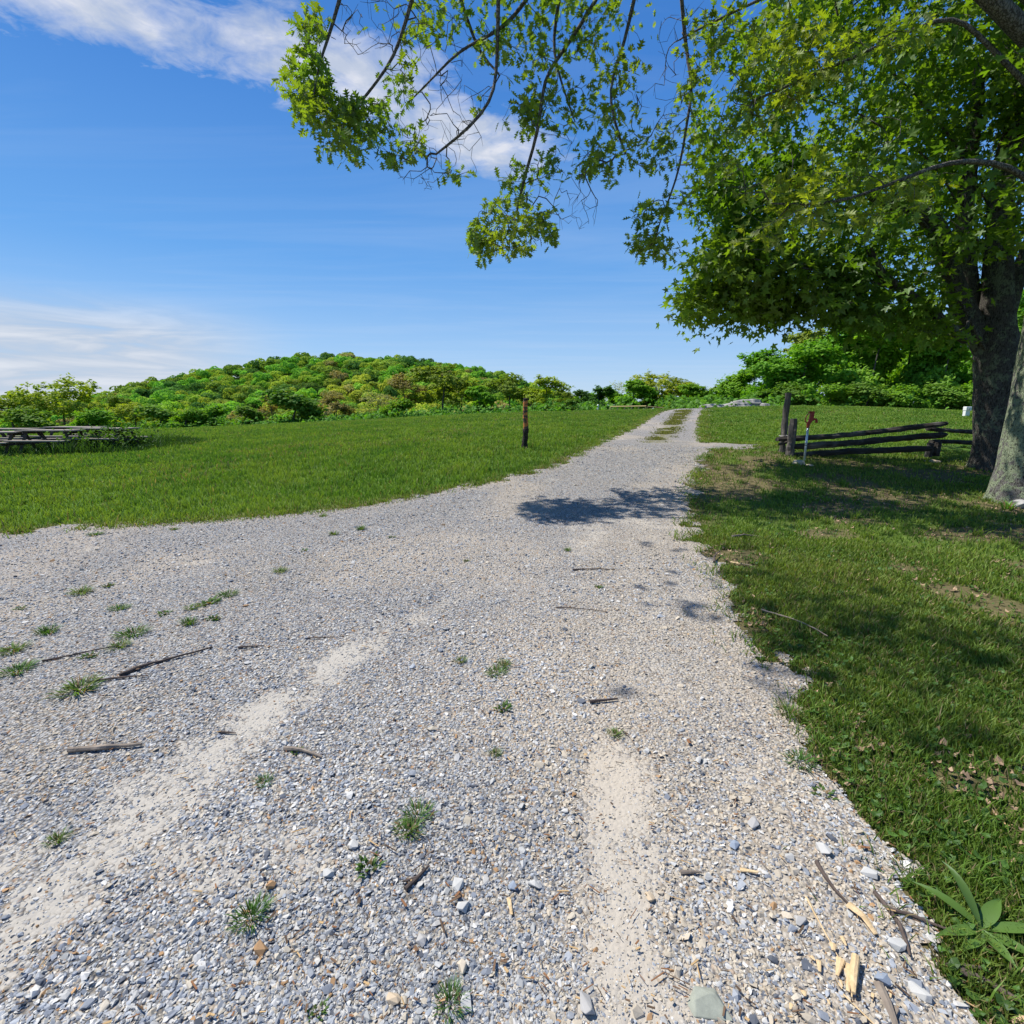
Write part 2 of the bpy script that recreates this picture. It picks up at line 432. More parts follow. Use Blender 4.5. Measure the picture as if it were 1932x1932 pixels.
moss_a = np.clip((1 - sstep(.1, .5, dpoly(rx, ry, mid_strip))), 0, 1)
r = mk('gravel_road', rV, Q=inv.reshape(-1, 4), mat=M_road, smooth=True, attrs={'sand': sand_a, 'tan': tan_a, 'moss': moss_a}); tag(r, kind='structure')

# ------------------------------------------------------------------ gravel stones
def hull_template(k, seed, flat=.6):
    import bmesh
    rg = np.random.default_rng(seed)
    p = norm(rg.normal(size=(k, 3))) * (.75 + .25 * rg.random((k, 1))) * np.array([1, .75, flat])
    bm = bmesh.new()
    for q in p: bm.verts.new(q)
    bmesh.ops.convex_hull(bm, input=bm.verts)
    loose = [q for q in bm.verts if not q.link_faces]
    for q in loose: bm.verts.remove(q)
    bmesh.ops.triangulate(bm, faces=bm.faces)
    bm.verts.index_update()
    V = np.array([q.co[:] for q in bm.verts]); T = np.array([[q.index for q in f.verts] for f in bm.faces]); bm.free()
    return V, T
TEMPL = [hull_template(10 + i % 4, 40 + i, .45 + .05 * (i % 5)) for i in range(12)]
PAL = np.array([(.40, .40, .39), (.28, .30, .33), (.20, .22, .255), (.52, .505, .475), (.095, .105, .125), (.43, .385, .31), (.33, .20, .10), (.34, .345, .335)])
PW = np.array([.22, .20, .15, .16, .10, .12, .03, .06]); PW /= PW.sum()
def stones_geo(x, y, size, tanmix=0.0):
    n = len(x); z = h(x, y) + .008
    s = np.stack([size * (.8 + .5 * rng.random(n)), size * (.8 + .4 * rng.random(n)), size * (.7 + .5 * rng.random(n))], -1)
    col = PAL[rng.choice(len(PAL), n, p=PW)] * (.85 + .3 * rng.random((n, 1)))
    tm = (rng.random(n) < .04 + .34 * (1 - sstep(.2, .9, dpoly(x, y, bandR))) + .5 * sstep(.52, .74, fbm(x * .9 + 31, y * .9, 3)))
    col = col * (.8 + .4 * fbm(x * .7 + 5, y * .7 + 12, 3))[:, None]
    col[tm] = np.array([.42, .365, .285]) * (.8 + .4 * rng.random((tm.sum(), 1)))
    tid = rng.integers(0, len(TEMPL), n); Vs, Ts, Cs, o = [], [], [], 0
    for i, (tv, tf) in enumerate(TEMPL):
        k = tid == i
        if not k.any(): continue
        R = rotm(k.sum(), .75)
        p = np.stack([x[k], y[k], z[k] + size[k] * .12], -1)
        V, F = place(tv, tf, R, s[k], p)
        Vs.append(V); Ts.append(F + o); o += len(V); Cs.append(np.repeat(col[k], len(tv), 0))
    return np.vstack(Vs), np.vstack(Ts), np.vstack(Cs)
M_stone = col_mat('gravel_stone', .82, .3, 0, 140)
NS = 300000
az = np.radians(rng.uniform(-56, 56, NS)); dd = 1.0 + 13.0 * rng.random(NS) ** 1.55
sx, sy = dd * np.sin(az), dd * np.cos(az)
ok = on_road(sx, sy); sx, sy, dd = sx[ok], sy[ok], dd[ok]
sd = sandiness(sx, sy)
ok = rng.random(len(sx)) > np.clip(sd * 1.1 - .17, 0, .66); sx, sy, dd, sd = sx[ok], sy[ok], dd[ok], sd[ok]
dens = np.clip(fbm(sx * 1.1 + 11, sy * 1.1, 3) * 1.8 - .4, 0, 1.2)
size = np.exp(rng.normal(math.log(.0067), .36, len(sx))) * (1 + .05 * np.maximum(dd - 2, 0)) * (.85 + .3 * dens)
big = rng.random(len(sx)) < (.0035 + .012 * (1 - sstep(.2, 1.0, dpoly(sx, sy, bandR))))
size[big] *= rng.uniform(1.6, 2.8, big.sum())
size *= np.where(sd > .45, .62, 1)
size = np.clip(size, .003, .03)
V, T, C = stones_geo(sx, sy, size, .12)
o = mk('gravel', V, T, col=C, mat=M_stone); tag(o, kind='stuff')

# ------------------------------------------------------------------ grass blades
M_grass = leaf_mat('grass_blade', .4, (1.2, 1.2, .5), gloss=.012)
def blades(x, y, hgt, wid, col, lean=.5, z=None):
    n = len(x); z = h(x, y) - .004 if z is None else z
    a = rng.random(n) * 2 * pi; f = rng.random(n) * 2 * pi
    ld = np.stack([np.cos(a), np.sin(a), 0 * a], -1) * (lean * (.25 + rng.random(n)))[:, None] * hgt[:, None]
    wd = np.stack([np.cos(f), np.sin(f), 0 * f], -1) * (wid / 2)[:, None]
    b = np.stack([x, y, z], -1); up = np.stack([0 * hgt, 0 * hgt, hgt], -1)
    V = np.empty((n, 5, 3))
    V[:, 0] = b - wd; V[:, 1] = b + wd
    mpt = b + up * .58 + ld * .35
    V[:, 2] = mpt - wd * .8; V[:, 3] = mpt + wd * .8
    V[:, 4] = b + up * .95 + ld
    base = np.arange(n)[:, None] * 5
    Q = base + np.array([[0, 1, 3, 2]]); T = base + np.array([[2, 3, 4]])
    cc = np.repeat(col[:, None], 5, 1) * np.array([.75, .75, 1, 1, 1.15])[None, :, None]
    return V.reshape(-1, 3), T, Q, cc.reshape(-1, 3)
def grass_col(x, y, n, lush):
    """lush 1: bright field; 0: thin olive turf under the trees"""
    a = np.array([.100, .210, .028]); b = np.array([.215, .310, .046]); st = np.array([.28, .22, .11]); du = np.array([.15, .185, .040])
    t = np.clip(fbm(x * .7, y * .7, 3) * 1.3 + fbm(x * 3.1, y * 3.1, 2) * .9 - .6 + .35 * (rng.random(n) - .5), 0, 1)[:, None]
    c = a * (1 - t) + b * t
    d = np.clip((1 - lush)[:, None] * (.35 + .5 * rng.random((n, 1))), 0, 1)
    c = c * (1 - d) + du * d
    s = rng.random(n) < .02 + .10 * (1 - lush) + .12 * sstep(.56, .75, fbm(x * .45 + 60, y * .45, 3))
    c[s] = st * (.7 + .6 * rng.random((s.sum(), 1)))
    return c * (.8 + .4 * rng.random((n, 1)))
def right_lawn(x, y): return (x > .55 + .27 * y) & (y < 12.6 + .15 * x)
NB = 620000
az = np.radians(rng.uniform(-57, 57, NB)); dd = 1.3 + 48 * rng.random(NB) ** 1.12
bx, by = dd * np.sin(az), dd * np.cos(az)
ok = ~on_road(bx, by); bx, by, dd = bx[ok], by[ok], dd[ok]
rl = right_lawn(bx, by)
cl = fbm(bx * 3.2, by * 3.2, 3); cb = fbm(bx * .6 + 4, by * .6, 3)
pat = fbm(bx * 1.4 + 80, by * 1.4, 3)
ok = ~(rl & (rng.random(len(bx)) < sstep(.45, .70, pat) * .85)); bx, by, dd, rl, cl, cb = [q[ok] for q in (bx, by, dd, rl, cl, cb)]
n2 = 130000; az2 = np.radians(rng.uniform(14, 57, n2)); d2 = 1.4 + 5.2 * rng.random(n2)
x2, y2 = d2 * np.sin(az2), d2 * np.cos(az2); ok2 = ~on_road(x2, y2) & (rng.random(n2) > sstep(.42, .64, fbm(x2 * 1.4 + 80, y2 * 1.4, 3)))
x2, y2, d2 = x2[ok2], y2[ok2], d2[ok2]
bx = np.r_[bx, x2]; by = np.r_[by, y2]; dd = np.r_[dd, d2]; rl = np.r_[rl, np.ones(len(x2), bool)]; cl = np.r_[cl, fbm(x2 * 3.2, y2 * 3.2, 3)]; cb = np.r_[cb, fbm(x2 * .6 + 4, y2 * .6, 3)]
eds = edge_dist(bx, by)
lush = np.where(rl, .15 + .5 * sstep(.35, .7, cb), .85 + .15 * cb) * (.55 + .45 * sstep(0, .6, eds))
hg = np.where(rl, .028 + .045 * cl, .035 + .10 * cl) * (.6 + .8 * rng.random(len(bx)))
hg *= (.75 + .25 * sstep(0, .4, eds)) * (1 + .006 * dd)
far_right = (bx > 3) & (by > 13); hg[far_right] *= .6
wd = (.0032 + .0011 * dd) * (.7 + .6 * rng.random(len(bx)))
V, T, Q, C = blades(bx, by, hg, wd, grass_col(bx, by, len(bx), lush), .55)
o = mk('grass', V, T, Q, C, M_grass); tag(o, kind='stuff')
# taller clumps in the field edge and the lawn, plus sparse grass along the middle strip
cxs, cys = [], []
nc = 900
az = np.radians(rng.uniform(-52, 52, nc)); dd = 1.6 + 24 * rng.random(nc) ** 1.1
qx, qy = dd * np.sin(az), dd * np.cos(az); ok = ~on_road(qx, qy); qx, qy = qx[ok], qy[ok]
k = 26
bx = (qx[:, None] + rng.normal(0, .035, (len(qx), k))).ravel(); by = (qy[:, None] + rng.normal(0, .035, (len(qx), k))).ravel()
dd = np.hypot(bx, by)
hg = np.repeat(rng.uniform(.07, .15, len(qx)), k) * (.6 + .6 * rng.random(len(bx)))
hg = np.where(right_lawn(bx, by), hg * .8, hg)
V, T, Q, C = blades(bx, by, hg, .004 + .0008 * dd, grass_col(bx, by, len(bx), np.full(len(bx), .8)), .8)
t_ = mid_strip; seg = rng.integers(0, len(t_) - 1, 9000); f = rng.random((9000, 1))
p = t_[seg] * (1 - f) + t_[seg + 1] * f + rng.normal(0, .22, (9000, 2))
kk = fbm(p[:, 0] * 1.5, p[:, 1] * 1.5, 3) > .42; p = p[kk]
dd = np.hypot(p[:, 0], p[:, 1])
cg = np.array([.16, .17, .035]) * (.6 + .8 * rng.random((len(p), 1)))
V2, T2, Q2, C2 = blades(p[:, 0], p[:, 1], .03 + .05 * rng.random(len(p)), .004 + .0009 * dd, cg, .8)
# ragged grass and dry thatch along both edges of the gravel
e_all = []
for ed_ in (L_edge, R_edge):
    dl = np.linalg.norm(np.diff(ed_, axis=0), axis=1); cs_ = np.r_[0, np.cumsum(dl)]
    tt = rng.random(15000) * cs_[-1]
    e_all.append(np.stack([np.interp(tt, cs_, ed_[:, 0]), np.interp(tt, cs_, ed_[:, 1])], -1))
ep = np.vstack(e_all); ep = ep[np.hypot(ep[:, 0], ep[:, 1]) < 32]; ep = ep + rng.normal(0, .10, ep.shape)
ep = ep[fbm(ep[:, 0] * 3.3, ep[:, 1] * 3.3, 3) > .44]; dd = np.hypot(ep[:, 0], ep[:, 1])
ce = grass_col(ep[:, 0], ep[:, 1], len(ep), np.full(len(ep), .55)); dry = rng.random(len(ep)) < .30
ce[dry] = np.array([.24, .19, .10]) * (.6 + .7 * rng.random((dry.sum(), 1)))
V3, T3, Q3, C3 = blades(ep[:, 0], ep[:, 1], (.03 + .06 * rng.random(len(ep))) * np.where(dry, .6, 1), .004 + .0009 * dd, ce, 1.1)
V2, T2, Q2, C2 = np.vstack([V2, V3]), np.vstack([T2, T3 + len(V2)]), np.vstack([Q2, Q3 + len(V2)]), np.vstack([C2, C3])
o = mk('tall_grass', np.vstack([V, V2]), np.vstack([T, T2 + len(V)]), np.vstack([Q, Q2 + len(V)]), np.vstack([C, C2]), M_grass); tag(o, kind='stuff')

# clover and small broad weeds on the near lawn, dead leaves: uncountable ground cover
nl = 9000
az = np.radians(rng.uniform(10, 56, nl)); dd = 1.6 + 8 * rng.random(nl) ** 1.2
qx, qy = dd * np.sin(az), dd * np.cos(az)
ok = ~on_road(qx, qy) & right_lawn(qx, qy) & (fbm(qx * 1.7, qy * 1.7 + 40, 3) > .45)
qx, qy = qx[ok], qy[ok]
a6 = np.arange(6) * pi / 3
oval = np.vstack([[0, 0, .0], np.stack([.5 + .5 * np.cos(a6), .36 * np.sin(a6), .12 * np.cos(2 * a6)], -1)])
ovT = np.array([[0, 1 + i, 1 + (i + 1) % 6] for i in range(6)])
oval[0] = (.5, 0, -.08)
p = np.stack([qx, qy, h(qx, qy) + .01 + .03 * rng.random(len(qx))], -1)
V, T = place(oval, ovT, rotm(len(qx), .8), rng.uniform(.018, .042, len(qx)), p)
C = np.repeat(np.array([.06, .13, .02]) * (.7 + .7 * rng.random((len(qx), 1))), 7, 0)
M_clover = leaf_mat('clover_leaf', .35, (1.1, 1.1, .5), gloss=.02)
o = mk('clover', V, T, col=C, mat=M_clover); tag(o, kind='stuff')
nl = 4200
az = np.radians(rng.uniform(5, 56, nl)); dd = 1.4 + 11 * rng.random(nl) ** 1.2
qx, qy = dd * np.sin(az), dd * np.cos(az)
ok = ~on_road(qx, qy) & right_lawn(qx, qy) & (rng.random(nl) < sstep(.36, .60, fbm(qx * 1.4 + 80, qy * 1.4, 3))); qx, qy = qx[ok], qy[ok]
p = np.stack([qx, qy, h(qx, qy) + .012 + .02 * rng.random(len(qx))], -1)
cur = oval.copy(); cur[1:, 2] *= 2.2
V, T = place(cur, ovT, rotm(len(qx), .6), rng.uniform(.02, .052, len(qx)), p)
C = np.repeat(np.array([.36, .25, .16]) * (.5 + .8 * rng.random((len(qx), 1))), 7, 0)
# bark chips and straw over gravel too
ns = 4200
az = np.radians(rng.uniform(-52, 54, ns)); dd = 1.1 + 9 * rng.random(ns) ** 1.4
qx, qy = dd * np.sin(az), dd * np.cos(az)
p = np.stack([qx, qy, h(qx, qy) + .021], -1)
chip = np.array([[-1, -.12, 0], [1, -.09, .05], [1, .1, .05], [-1, .12, 0], [-1, -.1, .16], [1, -.08, .18], [1, .1, .18], [-1, .1, .16]], float)
chQ = np.array([[0, 3, 2, 1], [4, 5, 6, 7], [0, 1, 5, 4], [1, 2, 6, 5], [2, 3, 7, 6], [3, 0, 4, 7]])
V2, Q2 = place(chip, chQ, rotm(ns, .2), np.stack([np.exp(rng.normal(math.log(.0066), .55, ns)), np.exp(rng.normal(math.log(.014), .5, ns)), np.full(ns, .010)], -1), p)
C2 = np.repeat(np.array([(.22, .11, .055), (.15, .095, .06), (.44, .30, .15), (.09, .06, .04)])[rng.integers(0, 4, ns)], 8, 0)
o = mk('litter', np.vstack([V, V2]), T, Q2 + len(V), np.vstack([C, C2]), col_mat('litter_brown', .9, .15)); tag(o, kind='stuff')

# ------------------------------------------------------------------ trees
def grow(nodes0, par0, attract, step, wig=.10, droop=0.0, back=.25, rg=None):
    rg = rg or rng
    nodes_ = np.zeros((len(nodes0) + 40 * len(attract) + 10, 3)); n = len(nodes0); nodes_[:n] = nodes0
    par = list(par0); tips = []
    d0 = np.sqrt(((attract[:, None] - nodes_[None, :n]) ** 2).sum(-1)).min(1)
    for i in np.argsort(d0):
        a = attract[i]
        dv = nodes_[:n] - a; dist = np.sqrt((dv ** 2).sum(1))
        j = int(np.argmin(dist)); D = dist[j]
        for _ in range(int(back * D / step)):
            if par[j] >= 0: j = par[j]
        p0 = nodes_[j]; D = np.linalg.norm(a - p0)
        k = int(min(38, max(1, round(D / step))))
        pd = norm(p0 - nodes_[par[j]]) if par[j] >= 0 else np.array([0, 0, 1.0])
        c1 = p0 + pd * D * .25 + np.array([0, 0, droop * D])
        w = rg.normal(0, wig * D, 3) * .5
        last = j
        for q in range(1, k + 1):
            t = q / k
            pt = (1 - t) ** 2 * p0 + 2 * t * (1 - t) * (c1 + w) * 1.0 + t * t * a if k > 1 else a
            if q < k: pt = pt + rg.normal(0, wig * step * .6, 3)
            nodes_[n] = pt; par.append(last); last = n; n += 1
        tips.append((last, i))
    return nodes_[:n].copy(), np.array(par), tips
def radii(par, r0, ex, mins=None):
    n = len(par); cnt = np.zeros(n); has = np.zeros(n, bool); has[par[par >= 0]] = True
    cnt[~has] = 1
    for i in range(n - 1, 0, -1):
        if par[i] >= 0: cnt[par[i]] += cnt[i]
    r = r0 * cnt ** ex
    if mins is not None: r[:len(mins)] = np.maximum(r[:len(mins)], mins)
    return r
def tree_tubes(nodes_, par, r, kmin=3, kmax=10, minr=0.0):
    n = len(par); ch = [[] for _ in range(n)]
    for i in range(n):
        if par[i] >= 0: ch[par[i]].append(i)
    Vs, Qs, o = [], [], 0
    stack = [(i, None) for i in range(n) if par[i] < 0]
    while stack:
        s, fr = stack.pop()
        chain = [] if fr is None else [fr]
        i = s
        while True:
            chain.append(i)
            if not ch[i]: break
            cs = sorted(ch[i], key=lambda q: -r[q])
            for c_ in cs[1:]: stack.append((c_, i))
            i = cs[0]
        if len(chain) < 2: continue
        rad = r[chain].copy()
        if fr is not None: rad[0] = rad[1]
        if rad.max() < minr: continue
        rad[-1] *= .5
        k = int(np.clip(3 + rad.max() * 60, kmin, kmax))
        if rad.max() > .12: k = 14
        V, Q = tube_vq(nodes_[chain], rad, k)
        Vs.append(V); Qs.append(Q + o); o += len(V)
    return np.vstack(Vs), np.vstack(Qs)

# leaf shapes
def oak_leaf():
    xs = np.array([0, .10, .22, .33, .46, .58, .71, .82, 1.0]); w = np.array([.015, .06, .30, .08, .44, .09, .34, .07, .01])
    xo = xs + np.array([0, 0, .07, 0, .09, 0, .08, 0, 0])
    n = len(xs); V = []
    for i in range(n):
        V += [[xs[i], 0, -.03], [xo[i], w[i], .05 * (w[i] > .15)], [xo[i], -w[i], .05 * (w[i] > .15)]]
    Q = []
    for i in range(n - 1):
        a, b = 3 * i, 3 * (i + 1)
        Q += [[a, b, b + 1, a + 1], [a, a + 2, b + 2, b]]
    return np.array(V) * [1, 1, 1], np.array(Q)
def maple_leaf():
    ang = np.radians([180, 150, 128, 112, 85, 66, 52, 35, 18, 8, 0]); rad = np.array([.10, .22, .42, .30, .30, .62, .66, .34, .48, .62, .86])
    pts = [(.12 + r_ * cos(a), r_ * sin(a), .06 * sin(a) * r_) for a, r_ in zip(ang, rad)]
    pts = pts + [(x, -y, z) for x, y, z in pts[-2:0:-1]]
    V = np.array([(.12, 0, -.03)] + pts); n = len(pts)
    return V, np.array([[0, 1 + (i + 1) % n, 1 + i] for i in range(n)])
OAKV, OAKQ = oak_leaf(); MAPV, MAPT = maple_leaf()

def leaves_on(tips_p, tips_d, per, spread, size, droop, center=None):
    n = len(tips_p) * per
    p = np.repeat(tips_p, per, 0); d = np.repeat(tips_d, per, 0)
    off = rng.normal(0, 1, (n, 3)) * spread * .5
    p = p - d * (rng.random((n, 1)) * spread * 1.3) + off * .5
    L = norm(d * .6 + norm(off) * .9 + np.array([0, 0, -droop]) + rng.normal(0, .25, (n, 3)))
    Nn = norm(np.array([0, 0, 1.0]) + rng.normal(0, .6, (n, 3)))
    return p, frames(L, Nn), size * (.65 + .6 * rng.random(n))

M_bark_oak = bark_mat('oak_bark', (.17, .16, .145), (.33, .32, .29), (17, 17, 10), lichen=(.44, .49, .34), lich_amt=.7, bumpd=.05, cr=.25)
M_bark_maple = bark_mat('maple_bark', (.10, .09, .078), (.20, .185, .16), (20, 20, 6), lichen=(.28, .30, .22), lich_amt=-.1, bumpd=.04, cr=.5)
M_branch = bark_mat('branch_bark', (.10, .09, .08), (.22, .205, .18), (20, 20, 8), bumpd=.01)
M_oakleaf = leaf_mat('oak_leaf', .5, (1.3, 1.35, .4), gloss=.03)
M_mapleleaf = leaf_mat('maple_leaf', .52, (1.35, 1.4, .4), gloss=.025)

def trunk_geo(G, pts, rad, k=40, flare=0.0, seed=1, rough=.05):
    pts = np.asarray(pts, float); n = 60
    s = np.linspace(0, len(pts) - 1, n); i = np.clip(s.astype(int), 0, len(pts) - 2); f = (s - i)[:, None]
    q = pts[i] * (1 - f) + pts[i + 1] * f
    for _ in range(6): q[1:-1] = .5 * q[1:-1] + .25 * (q[:-2] + q[2:])
    rad = np.interp(s, np.arange(len(rad)), rad)
    V, Q = tube_vq(q, rad, k)
    V = V.reshape(n, k, 3); a = np.arange(k) / k * 2 * pi
    hgt = (q[:, 2] - q[0, 2])[:, None]
    lob = 1 + flare * np.exp(-np.maximum(hgt, 0) / .28) * (.55 + .6 * np.cos(5 * a + seed)[None] * .6 + .25 * np.cos(3 * a + 2 * seed)[None])
    lob = lob * (1 + rough * (fbm(a[None] * 6 + 0 * hgt, hgt * 3 + seed * 7 + 0 * a[None], 3) - .5) * 2)
    V = q[:, None] + (V - q[:, None]) * lob[..., None]
    G.add(V.reshape(-1, 3), Q=Q)

# ---- the oak: lichen covered trunk at the frame's right, limbs reaching over the road
OB = np.array([7.74, 7.55, 0.0]); OB[2] = float(h(OB[0], OB[1]))
oak = thing('oak_tree', OB, 'old oak with pale lichen on its bark, long limbs reaching over the gravel road', 'tree')
G = Geo()
trunk_geo(G, np.array([[0, 0, -.15], [0, 0, .3], [.02, 0, 1.2], [.03, .0, 2.4], [0, .02, 3.8], [-.15, .1, 5.2], [-.35, .2, 6.6]]) , [.48, .455, .44, .435, .42, .36, .28], 44, .22, 1)
G.build('trunk', M_bark_oak, oak, True)
sk, sp = [], []
def add_line(pts, start=None):
    """append polyline nodes; start = index of the node it springs from"""
    last = -1 if start is None else start
    for q in pts: sk.append(np.asarray(q, float)); sp.append(last); last = len(sk) - 1
    return last
def dens(pts, step=.22):
    pts = np.asarray(pts, float); o = [pts[0]]
    for a, b in zip(pts[:-1], pts[1:]):
        k = max(1, int(np.linalg.norm(b - a) / step))
        o += [a + (b - a) * (i + 1) / k for i in range(k)]
    o = np.array(o)
    for _ in range(3): o[1:-1] = .5 * o[1:-1] + .25 * (o[:-2] + o[2:])
    return o
def nearest(p): return int(np.argmin([np.linalg.norm(q - p) for q in sk]))
main = dens([OB + [-.3, .2, 6.2], (5.6, 8.0, 7.9), (3.6, 8.5, 8.6), (1.8, 8.7, 8.75), (0.4, 8.8, 8.6), (-1.0, 8.7, 8.4), (-2.0, 8.6, 8.2)])
add_line(main)
main2 = dens([OB + [-.2, .1, 5.4], (5.4, 7.4, 6.9), (3.6, 7.0, 7.9), (2.0, 7.2, 8.4), (.9, 7.8, 8.5)])
add_line(main2)
guides = [([(777, 0), (746, 111), (712, 150), (690, 185), (660, 215)], 8.6), ([(993, 0), (969, 44), (862, 97), (833, 131), (770, 194)], 8.8),
          ([(940, 0), (937, 145), (930, 194), (886, 242), (823, 291)], 8.4), ([(1124, 0), (1080, 73), (1022, 150), (1020, 242), (993, 315), (975, 400)], 9.0),
          ([(1196, 0), (1177, 87), (1148, 165), (1153, 218), (1180, 290)], 8.6), ([(1286, 0), (1293, 87), (1308, 170), (1293, 242), (1285, 315), (1245, 420)], 8.9),
          ([(1055, 0), (1040, 80), (1060, 160), (1085, 230)], 9.3), ([(640, 0), (625, 60), (600, 120), (590, 190)], 8.4), ([(870, 0), (905, 110), (960, 150), (940, 147)], 9.2)]
gmin = []
for g_, Y in guides:
    pts = dens([P(a, b, Y + .25 * sin(i * 1.7)) for i, (a, b) in enumerate(g_)], .2)
    j = nearest(pts[0] + np.array([.4, 0, .8]))
    con = dens([sk[j], (sk[j] + pts[0]) / 2 + np.array([0, 0, .15]), pts[0]], .22)
    i0 = len(sk); add_line(list(con[1:]) + list(pts[1:]), j); gmin.append((i0, len(sk)))
# limb that crosses the maple, lit on top, and the thick stub at the top of the frame
lim = dens([OB + [-.1, .05, 3.6]] + [P(a, b, Y) for a, b, Y in [(1931, 321, 7.3), (1848, 301, 7.2), (1788, 304, 7.1), (1671, 351, 7.0), (1570, 388, 7.0), (1453, 384, 7.1)]], .2)
add_line(lim)
lim2 = dens([OB + [-.25, .15, 5.0], P(1800, 20, 7.6), P(1640, 95, 7.6), P(1480, 165, 7.8), P(1420, 190, 7.9)], .2)
add_line(lim2)
lim3 = dens([main[3], P(1500, -40, 8.2), P(1420, 10, 8.3), P(1342, 39, 8.5), P(1290, 70, 8.6)], .2)
add_line(lim3)
ns0 = len(sk)
# leafy regions: (px,py,rx,ry,Y,count)   bare regions: twigs without leaves
leafy = [(585, 60, 35, 50, 8.5, 26), (575, 160, 42, 60, 8.5, 60), (620, 215, 60, 45, 8.5, 75), (690, 225, 45, 40, 8.6, 40), (650, 285, 45, 25, 8.6, 22), (745, 270, 55, 40, 8.7, 45),
         (760, 140, 25, 70, 8.8, 20), (735, 200, 25, 40, 8.7, 16), (815, 40, 55, 45, 9, 22), (900, 60, 55, 50, 9, 24), (980, 80, 60, 60, 9.1, 33), (1060, 60, 60, 60, 9.1, 33), (1140, 60, 60, 55, 9, 30),
         (1100, 150, 70, 60, 9.1, 34), (1000, 170, 50, 40, 9, 22), (1190, 120, 40, 40, 8.7, 14), (1010, 230, 70, 40, 9.1, 25), (1100, 240, 60, 50, 9.1, 25), (1165, 200, 45, 50, 8.7, 18), (900, 235, 45, 25, 8.6, 11), (880, 300, 40, 40, 8.5, 15),
         (1060, 310, 60, 30, 9.1, 21), (1180, 270, 50, 35, 8.7, 23), (1230, 290, 35, 35, 8.8, 17), (1140, 320, 40, 25, 8.9, 14),
         (975, 345, 40, 35, 9, 32), (960, 400, 55, 30, 9, 44), (1030, 425, 45, 30, 9, 34), (930, 440, 45, 25, 9, 36), (905, 470, 20, 25, 9, 14), (980, 465, 35, 12, 9, 12), (925, 390, 15, 15, 9, 6),
         (1225, 400, 40, 35, 8.9, 30), (1215, 455, 30, 30, 8.9, 22), (1280, 350, 35, 40, 8.9, 24), (1310, 300, 35, 60, 8.9, 30), (1300, 210, 35, 40, 8.9, 17), (1330, 130, 40, 60, 8.6, 25), (1320, 40, 50, 40, 8.5, 20), (1260, 260, 25, 25, 8.9, 14),
         (1250, 470, 30, 20, 8.9, 10), (1440, 60, 110, 60, 8.1, 57), (1450, 160, 90, 60, 7.8, 42), (1560, 110, 90, 60, 7.6, 36), (1400, 250, 60, 60, 7.8, 24), (1480, 370, 90, 35, 7.1, 33), (1600, 400, 80, 35, 7, 24), (1560, 320, 90, 40, 7.1, 24), (1700, 370, 70, 40, 7.1, 15),
         (1680, 60, 80, 40, 7.2, 24), (1380, 330, 40, 50, 7.6, 24), (1440, 430, 60, 30, 7.1, 15)]
bare = [(790, 90, 90, 90, 8.7, 102), (860, 190, 70, 60, 8.6, 76), (800, 320, 55, 40, 8.6, 68), (1060, 350, 60, 60, 8.9, 78), (1250, 200, 60, 70, 8.9, 51), (820, 270, 60, 60, 8.7, 57), (700, 50, 60, 60, 8.6, 61), (1100, 400, 30, 40, 8.9, 27), (640, 40, 30, 40, 8.5, 23), (1280, 90, 50, 70, 8.7, 40), (1600, 260, 120, 50, 7.2, 27)]
att, kind = [], []
for lst, kd in ((leafy, 1), (bare, 0)):
    for px, py, rx_, ry_, Y, n in lst:
        a = rng.random(n) * 2 * pi; q = np.sqrt(rng.random(n))
        for i in range(n):
            att.append(P(px + rx_ * q[i] * cos(a[i]), py + ry_ * q[i] * sin(a[i]), Y + rng.normal(0, .35))); kind.append(kd)
# canopy above the frame, where the limbs shade the lawn
sun_xy = -SUN_DIR[:2] / SUN_DIR[2]
k = 0
while k < 330:
    ty = rng.uniform(1.6, 11.5); tx = rng.uniform(.9 + .30 * ty, 9)
    if fbm(np.array([tx * .55 + 3]), np.array([ty * .55]), 2)[0] < .46: continue
    if tx > 6.2 and 6.0 < ty < 8.8: continue
    hz_ = rng.uniform(7.2, 10.5); q = np.array([tx, ty, 0]) - np.array([*sun_xy, 0]) * hz_
    if hz_ < q[1] * .68 + 2.0: hz_ = q[1] * .68 + 2.0 + rng.random(); q = np.array([tx, ty, 0]) - np.array([*sun_xy, 0]) * hz_
    att.append(q + [0, 0, hz_]); kind.append(2); k += 1
att = np.array(att); kind = np.array(kind)
nd, pr, tips = grow(sk, sp, att, .13, .16, .05, .35)
mins = np.full(ns0, .008)
mins[:len(main)] = np.linspace(.17, .02, len(main)); mins[len(main):len(main) + len(main2)] = np.linspace(.13, .02, len(main2))
k0 = ns0 - len(lim) - len(lim2) - len(lim3)
mins[k0:k0 + len(lim)] = np.linspace(.05, .008, len(lim)); mins[k0 + len(lim):k0 + len(lim) + len(lim2)] = np.linspace(.045, .008, len(lim2)); mins[ns0 - len(lim3):ns0] = np.linspace(.05, .012, len(lim3))
for a_, b_ in gmin: mins[a_:b_] = np.linspace(.036, .010, b_ - a_)
rd = radii(pr, .0033, .46, mins)
V, Q = tree_tubes(nd, pr, rd)
mk('branches', V - OB, Q=Q, mat=M_branch, smooth=True, parent=oak)
tp = np.array([nd[t] for t, i in tips]); td = norm(np.array([nd[t] - nd[pr[t]] for t, i in tips])); kd = kind[[i for t, i in tips]].copy()
low_ = fbm(tp[:, 0] * 2.2, tp[:, 2] * 2.2 + tp[:, 1], 2) < .44; kd[(kd == 1) & low_ & (tp[:, 0] < 3.2) & (tp[:, 0] > -2.0)] = 0
p1, R1, s1 = leaves_on(tp[kd == 1], td[kd == 1], 6, .16, .132, .35)
